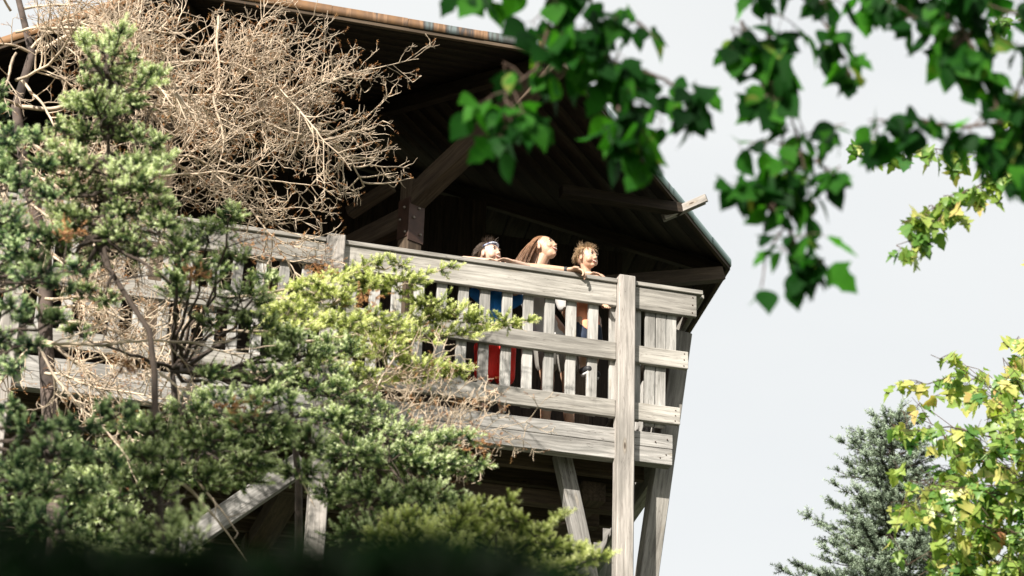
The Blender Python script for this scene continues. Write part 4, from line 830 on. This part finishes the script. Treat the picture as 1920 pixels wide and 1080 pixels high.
# ---- spruce far right
q = random.Random(81); w8, s8 = [], []
d8 = 24.0; topp = P(1672, 772, d8); tr = [topp, P(1672, 900, d8), P(1668, 1080, d8)]; tr.append(ground_pt(tr[-1]))
for i in range(190):
    h_ = .03 + 3.6 * (i / 190) ** .9; L = .22 + .46 * h_ + q.uniform(-.14, .2) - (.25 if .95 < h_ < 1.12 else 0); an = i * 2.4 + q.random() * .5
    L = max(L, .12); dv = Vector((math.cos(an), math.sin(an), .25 - .05 * h_ + q.uniform(-.12, .12)))
    bough(topp - Z * h_, topp - Z * h_ + dv * L, .13 + .06 * h_, w8, s8, sz=.11, q=q, tone0=.35, gap=.085, bare=.12, r0=.012, rise=.16, drop=.8)
for i in range(30):
    h_ = 3.7 + i * .25; an = i * 2.4; dv = Vector((math.cos(an), math.sin(an), .1)); bough(topp - Z * h_, topp - Z * h_ + dv * min(2.6, .3 + .3 * h_), .5, w8, s8, sz=.14, q=q, tone0=.3, gap=.22, r0=.02)
finish_tree('spruce_tree', 'grey green spruce with a rounded top standing behind the maple at right', 'spruce', ground_pt(tr[-1]), tr, [.02, .05, .08, .2], w8, s8, M['needlefar'], M['twiggreen'], k=26, ln=.32, wd=.045, trunkmat=M['bark'])

# ================================================================ BROADLEAVES
def leaf_outline(kind):
    if kind == 'ovate':
        hw = [(0, .0), (.08, .16), (.22, .31), (.4, .37), (.56, .33), (.72, .22), (.86, .10), (1, 0)]
    elif kind == 'lobed3':
        hw = [(0, .02), (.03, .2), (.16, .32), (.34, .50), (.38, .30), (.52, .25), (.66, .27), (.80, .14), (1, 0)]
    else:
        hw = [(0, .03), (-.05, .22), (.10, .42), (.20, .24), (.34, .60), (.44, .38), (.40, .20), (.62, .26), (.70, .14), (.86, .10), (1, 0)]
    return hw
def leaves(pos, tipdir, nrmv, size, kind, fold=.25, curl=.18):
    hw = leaf_outline(kind); m_ = len(hw); n_ = len(pos); pos = np.asarray(pos); t = nrm(np.asarray(tipdir)); nn_ = np.asarray(nrmv)
    s = nrm(np.cross(t, nn_)); nn_ = np.cross(s, t); size = np.broadcast_to(size, n_)[:, None]
    V = np.empty((n_, 3 * m_, 3), dtype=np.float32); fo = fold * rng.uniform(.2, 1.6, (n_, 1)); cu = curl * rng.uniform(-.3, 1.8, (n_, 1))
    for i, (x, w_) in enumerate(hw):
        mid = pos + (t * x - nn_ * cu * x * x) * size
        V[:, i] = mid; V[:, m_ + i] = mid + (s * w_ + nn_ * w_ * fo) * size; V[:, 2 * m_ + i] = mid + (-s * w_ + nn_ * w_ * fo) * size
    F = []
    for i in range(m_ - 1):
        F.append([i, i + 1, m_ + i + 1, m_ + i]); F.append([i + 1, i, 2 * m_ + i, 2 * m_ + i + 1])
    F = (np.array(F)[None] + (np.arange(n_) * 3 * m_)[:, None, None]).reshape(-1, 4)
    return V.reshape(-1, 3), F, 3 * m_
OVER = []
def leafy(paths, q, size, kind, droop=.8, depthvar=.25):
    """paths: (list of (px,py,depth), spread px, leaf count); twig tubes plus leaf positions"""
    tw, pos, tip, nv, sz = [], [], [], [], []
    for pts, spread, cnt in paths:
        W3 = [P(*p_) for p_ in pts] if len(pts[0]) == 3 and not isinstance(pts[0], Vector) else pts; ln = len(W3)
        dense = [along(W3, t) for t in np.linspace(0, 1, ln * 3)]
        tw.append((np.array([npv(v) for v in dense]), np.linspace(.006 if spread > 20 else .004, .0018, len(dense))))
        nt_ = max(2, cnt // 5); k_ = 0
        for j in range(nt_):
            c = along(W3, min(1, (j + q.random()) / nt_ )); m_per = spread / FPX * c.y
            e_ = c + Vector((q.gauss(0, 1), q.gauss(0, 1) * depthvar * 2, q.gauss(-.15, .9))) * m_per
            mid = c.lerp(e_, .5) + Vector((0, 0, .15)) * m_per
            tw.append((np.array([npv(c), npv(mid), npv(e_)]), np.array([.0028, .002, .0013])))
            for i in range(cnt // nt_ + (q.random() < (cnt % nt_) / nt_)):
                f = q.uniform(.35, 1.05); b_ = c.lerp(mid, min(1, f * 2)) if f < .5 else mid.lerp(e_, (f - .5) * 2)
                dv = Vector((q.gauss(0, .7), q.gauss(0, .7), -droop + q.gauss(0, .45))).normalized()
                S_ = size * q.uniform(.6, 1.15); pt = b_ + dv * S_ * .35
                tw.append((np.array([npv(b_), npv(pt)]), np.array([.0011, .0008])))
                pos.append(npv(pt)); tip.append(npv((dv + Vector((0, 0, -.3))).normalized())); sz.append(S_)
                nn_ = Vector((q.gauss(0, .6), q.gauss(-.55, .55), q.gauss(.4, .45))); nv.append(npv(nn_))
    return tw, pos, tip, nv, np.array(sz)
def broadleaf(name, label, cat, base, trunk, tr_r, limbs_, paths, size, kind, mat, q, tonef=None, extra_leaves=None):
    t = empty(name, base, label=label, cat=cat)
    V, F = tubes([(np.array([npv(p) for p in trunk]), np.array(tr_r))], 10); mk('trunk', V, F, M['bark'], t, smooth=True)
    tw, pos, tip, nv, sz = leafy(paths, q, size, kind)
    for L in limbs_: tw.append((np.array([npv(p) for p in L[0]]), np.linspace(L[1], L[2], len(L[0]))))
    V, F = tubes(tw, 5); mk('branches', V, F, M['leaftwig'], t)
    pos = np.array(pos); kinds = kind if isinstance(kind, tuple) else (kind,); which = rng.integers(0, len(kinds), len(pos))
    Vs, Fs, Ts, b = [], [], [], 0
    for i, kd in enumerate(kinds):
        I = np.where(which == i)[0]
        if not len(I): continue
        V, F, pv = leaves(pos[I], np.array(tip)[I], np.array(nv)[I], sz[I], kd)
        tn = rng.random(len(I)) if tonef is None else tonef(pos[I]); Ts.append(np.clip(np.repeat(tn, pv) + rng.normal(0, .04, len(I) * pv), 0, 1)); Vs.append(V); Fs.append(F + b); b += len(V)
    mk('leaves', np.concatenate(Vs), np.concatenate(Fs), mat, t, tone=np.concatenate(Ts)); return t
q = random.Random(91)
D5 = 5.2
def pth(pts, spread, cnt, d=D5): return ([(x, y, d + (z[0] if z else 0)) for x, y, *z in pts], spread * 1.12, int(cnt * 1.15))
LM = 1.45
paths = [pth([(1010, -120), (1035, 30), (1005, 130), (945, 175), (960, 235)], 38, 60), pth([(1100, -120), (1110, 40), (1155, 130), (1190, 200), (1200, 290)], 42, 84),
         pth([(1170, 120), (1250, 150), (1320, 215)], 26, 24), pth([(1120, 60), (1180, 30), (1235, 75)], 24, 12), pth([(1080, -60), (1040, 60), (1100, 130)], 40, 30), pth([(1160, 200), (1160, 260), (1190, 300)], 26, 16),
         pth([(830, -60), (870, -20), (950, -20)], 14, 10), pth([(1450, -130), (1440, 20), (1450, 120), (1490, 240), (1515, 340)], 48, 92), pth([(1500, 290), (1440, 330), (1385, 360)], 24, 32),
         pth([(1500, 340), (1475, 420), (1500, 500), (1480, 540)], 22, 13), pth([(1475, 420), (1435, 480), (1430, 530)], 8, 4), pth([(1480, 430), (1500, 480), (1505, 530)], 20, 24), pth([(1450, -60), (1530, 20), (1575, 90), (1590, 130)], 30, 34), pth([(1390, 40), (1420, 130), (1440, 200)], 26, 22),
         pth([(1650, -100), (1720, -20), (1800, 50), (1850, 130), (1880, 240), (1890, 330)], 42, 92), pth([(1880, 230), (1790, 240), (1710, 220), (1630, 240)], 24, 40), pth([(1700, -80), (1800, -10), (1940, 40)], 40, 46),
         pth([(1960, 60), (1910, 160), (1900, 280)], 34, 46), pth([(1560, -50), (1640, -10), (1700, 20)], 26, 24), pth([(1820, 60), (1790, 90), (1800, 150)], 20, 10), pth([(1530, 300), (1560, 330), (1590, 350)], 18, 8)]
hub = P(1300, -900, D5); trunk = [Vector((2.55, 5.0, gz(5))), Vector((2.5, 5.0, 2)), Vector((2.35, 5.05, 4.2)), Vector((2.2, 5.1, 6.0))]
limbs_ = [([trunk[2], Vector((1.6, 5.15, 4.8)), P(*p_[0][0][:2], D5)], .03, .006) for p_ in paths if p_[0][0][1] <= -50 and p_[0][0][0] < 1960]
for i in range(80):                           # unseen canopy of the same tree, added overhead to shade the hanging leaves
    c0 = Vector((q.uniform(-2.2, 2.2), q.uniform(1.6, 4.3), q.uniform(5.6, 7.2)))
    if c0.z < c0.y * .70 + .9: continue
    c1 = c0 + Vector((q.uniform(-.7, .7), q.uniform(-.7, .7), q.uniform(-.2, .3)))
    OVER.append((c0, c1))
broadleaf('broadleaf_tree', 'overhanging deciduous tree with hanging out of focus deep green leaves across the top right', 'tree', trunk[0], trunk, [.14, .11, .08, .05], limbs_, paths + [([a, b], 150, 40) for a, b in OVER], .092, ('ovate', 'ovate', 'lobed3'), M['leafdark'], q, lambda p_: rng.random(len(p_)) * .93 + (rng.random(len(p_)) < .02) * .3)
# turning maple at right: crown below and a loose branch above, both from a trunk beyond the right edge
q = random.Random(97); dm = 11.5
tk = [Vector((4.6, 11.8, gz(12))), Vector((4.5, 11.8, 2)), Vector((4.3, 11.7, 4.5)), Vector((4.1, 11.6, 7.0)), Vector((4.0, 11.5, 8.2))]
paths = []
for i in range(46):                           # boughs of the crown
    x0, y0 = 2100, q.uniform(760, 1350); ang = q.uniform(-.75, .35); L = q.uniform(230, 440)
    x1 = x0 - L * math.cos(ang); y1 = y0 + L * math.sin(ang) - 60
    # crown outline: top edge falls away to the left
    lim = 1655 + (max(0, 960 - y1) ** 2) / 9000 if y1 < 960 else 1665 + (y1 - 960) * .5 * (y1 < 1080)
    if y1 < 670: y1 = 670 + q.uniform(0, 60)
    x1 = max(x1, lim + 20 + q.uniform(0, 40)); dd = q.uniform(-.9, .9)
    paths.append(([(x0, y0, dm), ((x0 + x1) / 2, (y0 + y1) / 2 + 25, dm + dd * .5), (x1, y1, dm + dd)], 36, 52))
for (pp, sp, ct) in (([(2000, 850, dm), (1880, 740, dm), (1800, 690, dm - .3), (1745, 665, dm - .3)], 20, 32), ([(1800, 700, dm), (1740, 720, dm - .3), (1695, 715, dm - .3)], 18, 22), ([(1950, 800, dm), (1900, 700, dm), (1880, 670, dm)], 26, 30), ([(1900, 830, dm), (1780, 800, dm - .2), (1680, 810, dm - .3)], 24, 44),
                     ([(1900, 940, dm), (1780, 900, dm - .2), (1680, 960, dm - .4)], 26, 46), ([(1900, 1080, dm), (1800, 1000, dm - .3), (1700, 1060, dm - .4)], 30, 50), ([(2000, 700, dm), (1930, 670, dm), (1900, 650, dm)], 24, 30)):
    paths.append((pp, sp, ct))
df = 9.5
paths += [([(2050, 250, df), (1900, 320, df), (1830, 350, df), (1760, 385, df), (1690, 420, df)], 24, 110), ([(1990, 270, df), (1850, 290, df), (1720, 275, df), (1600, 280, df)], 20, 80), ([(1780, 385, df), (1740, 440, df), (1680, 460, df)], 18, 40), ([(1900, 320, df), (1880, 250, df), (1900, 190, df)], 20, 24), ([(1980, 500, dm), (1925, 475, dm)], 6, 6), ([(1980, 20, df), (1900, 20, df), (1870, 0, df)], 22, 20)]
limbs_ = [([tk[2], P(2100, 1000, dm), P(2100, p_[0][0][1], dm)], .03, .012) for p_ in paths[:46:4]] + [([tk[4], P(2200, 200, 10.3), P(*paths[-6][0][0])], .03, .01), ([tk[4], P(2150, 230, 10.3), P(*paths[-5][0][0])], .02, .008)]
broadleaf('maple_tree', 'turning maple with yellow green and orange tinged leaves at the right edge', 'maple', tk[0], tk, [.16, .13, .1, .06, .04], limbs_, paths, .098, ('lobed5', 'lobed5', 'lobed3'), M['leafyellow'], q, lambda p_: np.clip(rng.beta(2, 2.2, len(p_)) * .85 + .34 * (p_[:, 2] > 4.2) * (p_[:, 1] > 10.2) * rng.random(len(p_)), 0, 1) + (rng.random(len(p_)) < .05) * .3)
# an unseen spruce added behind the viewer to keep sun off the nearest bush
q = random.Random(101); w9, s9 = [], []
b9 = Vector((-2.3, -1.5, gz(0))); tr = [b9 + Z * 6.6, b9 + Z * 4, b9 + Z * 1.5, b9]
for i in range(110):
    h_ = .2 + 5.6 * i / 110; an = i * 2.4; L = .25 + .34 * h_; dv = Vector((math.cos(an), math.sin(an), -.05)); c_ = tr[0] - Z * h_
    bough(c_, c_ + dv * L, .35, w9, s9, sz=.12, q=q, tone0=.3, gap=.13, bare=.1, face=0)
finish_tree('spruce_tree', 'unseen spruce added behind the viewer at left to shade the nearest bush', 'spruce', b9, tr, [.02, .06, .09, .12], w9, s9, M['needleblue'], M['twiggreen'], k=16, ln=.3, wd=.05, trunkmat=M['bark'])


# an unseen tall spruce added at left, crown shaped to shade the lower thicket
q = random.Random(103); w9, s9 = [], []
b9 = Vector((-5.1, 1.7, gz(1.7))); tr = [b9 + Z * 11.45, b9 + Z * 9, b9 + Z * 4, b9]
for i in range(240):
    h_ = .1 + 4.0 * i / 240; an = i * 2.4; L = min(1.05, .3 + .7 * h_); dv = Vector((math.cos(an), math.sin(an), -.05)); c_ = tr[0] - Z * h_
    bough(c_, c_ + dv * L, .4, w9, s9, sz=.13, q=q, tone0=.3, gap=.12, bare=.1, face=0)
finish_tree('spruce_tree', 'unseen very tall spruce added left of the viewer, its high dense crown shading the thicket', 'spruce', b9, tr, [.02, .09, .14, .18], w9, s9, M['needleblue'], M['twiggreen'], k=14, ln=.3, wd=.06, trunkmat=M['bark'])

# unseen forest edge behind the viewer, added to cut the low sky light
q = random.Random(107); VV, TT = [], []
for i in range(90):
    an = R(95 + 170 * (i / 90)) + q.uniform(-.03, .03); rr = q.uniform(13, 24); bx, by = rr * math.sin(an), rr * math.cos(an)
    H_ = rr * q.uniform(.2, .32) + 1; b_ = np.array([bx, by, gz(by)]); m_ = 420
    hh = rng.random(m_) ** .8; az_ = rng.random(m_) * 6.283; rad = (1 - hh) * H_ * .24 * rng.uniform(.6, 1.1, m_) + .1
    c = b_ + np.stack([rad * np.cos(az_), rad * np.sin(az_), .4 + hh * (H_ - .4)], 1); o_ = np.stack([np.cos(az_), np.sin(az_), -.3 + 0 * az_], 1); t_ = np.stack([-np.sin(az_), np.cos(az_), 0 * az_], 1)
    L_n = (.25 + .35 * (1 - hh))[:, None]
    VV.append(np.stack([c - t_ * L_n * .6 - o_ * L_n * .6, c + t_ * L_n * .6 - o_ * L_n * .6, c + o_ * L_n], 1).reshape(-1, 3)); TT.append(np.repeat(rng.random(m_) * .5, 3))
VV = np.concatenate(VV); mk('forest', VV, np.arange(len(VV)).reshape(-1, 3), M['needle'], tone=np.concatenate(TT), label='unseen conifer forest edge added behind the viewer to cut low sky light', cat='forest', kind='stuff')
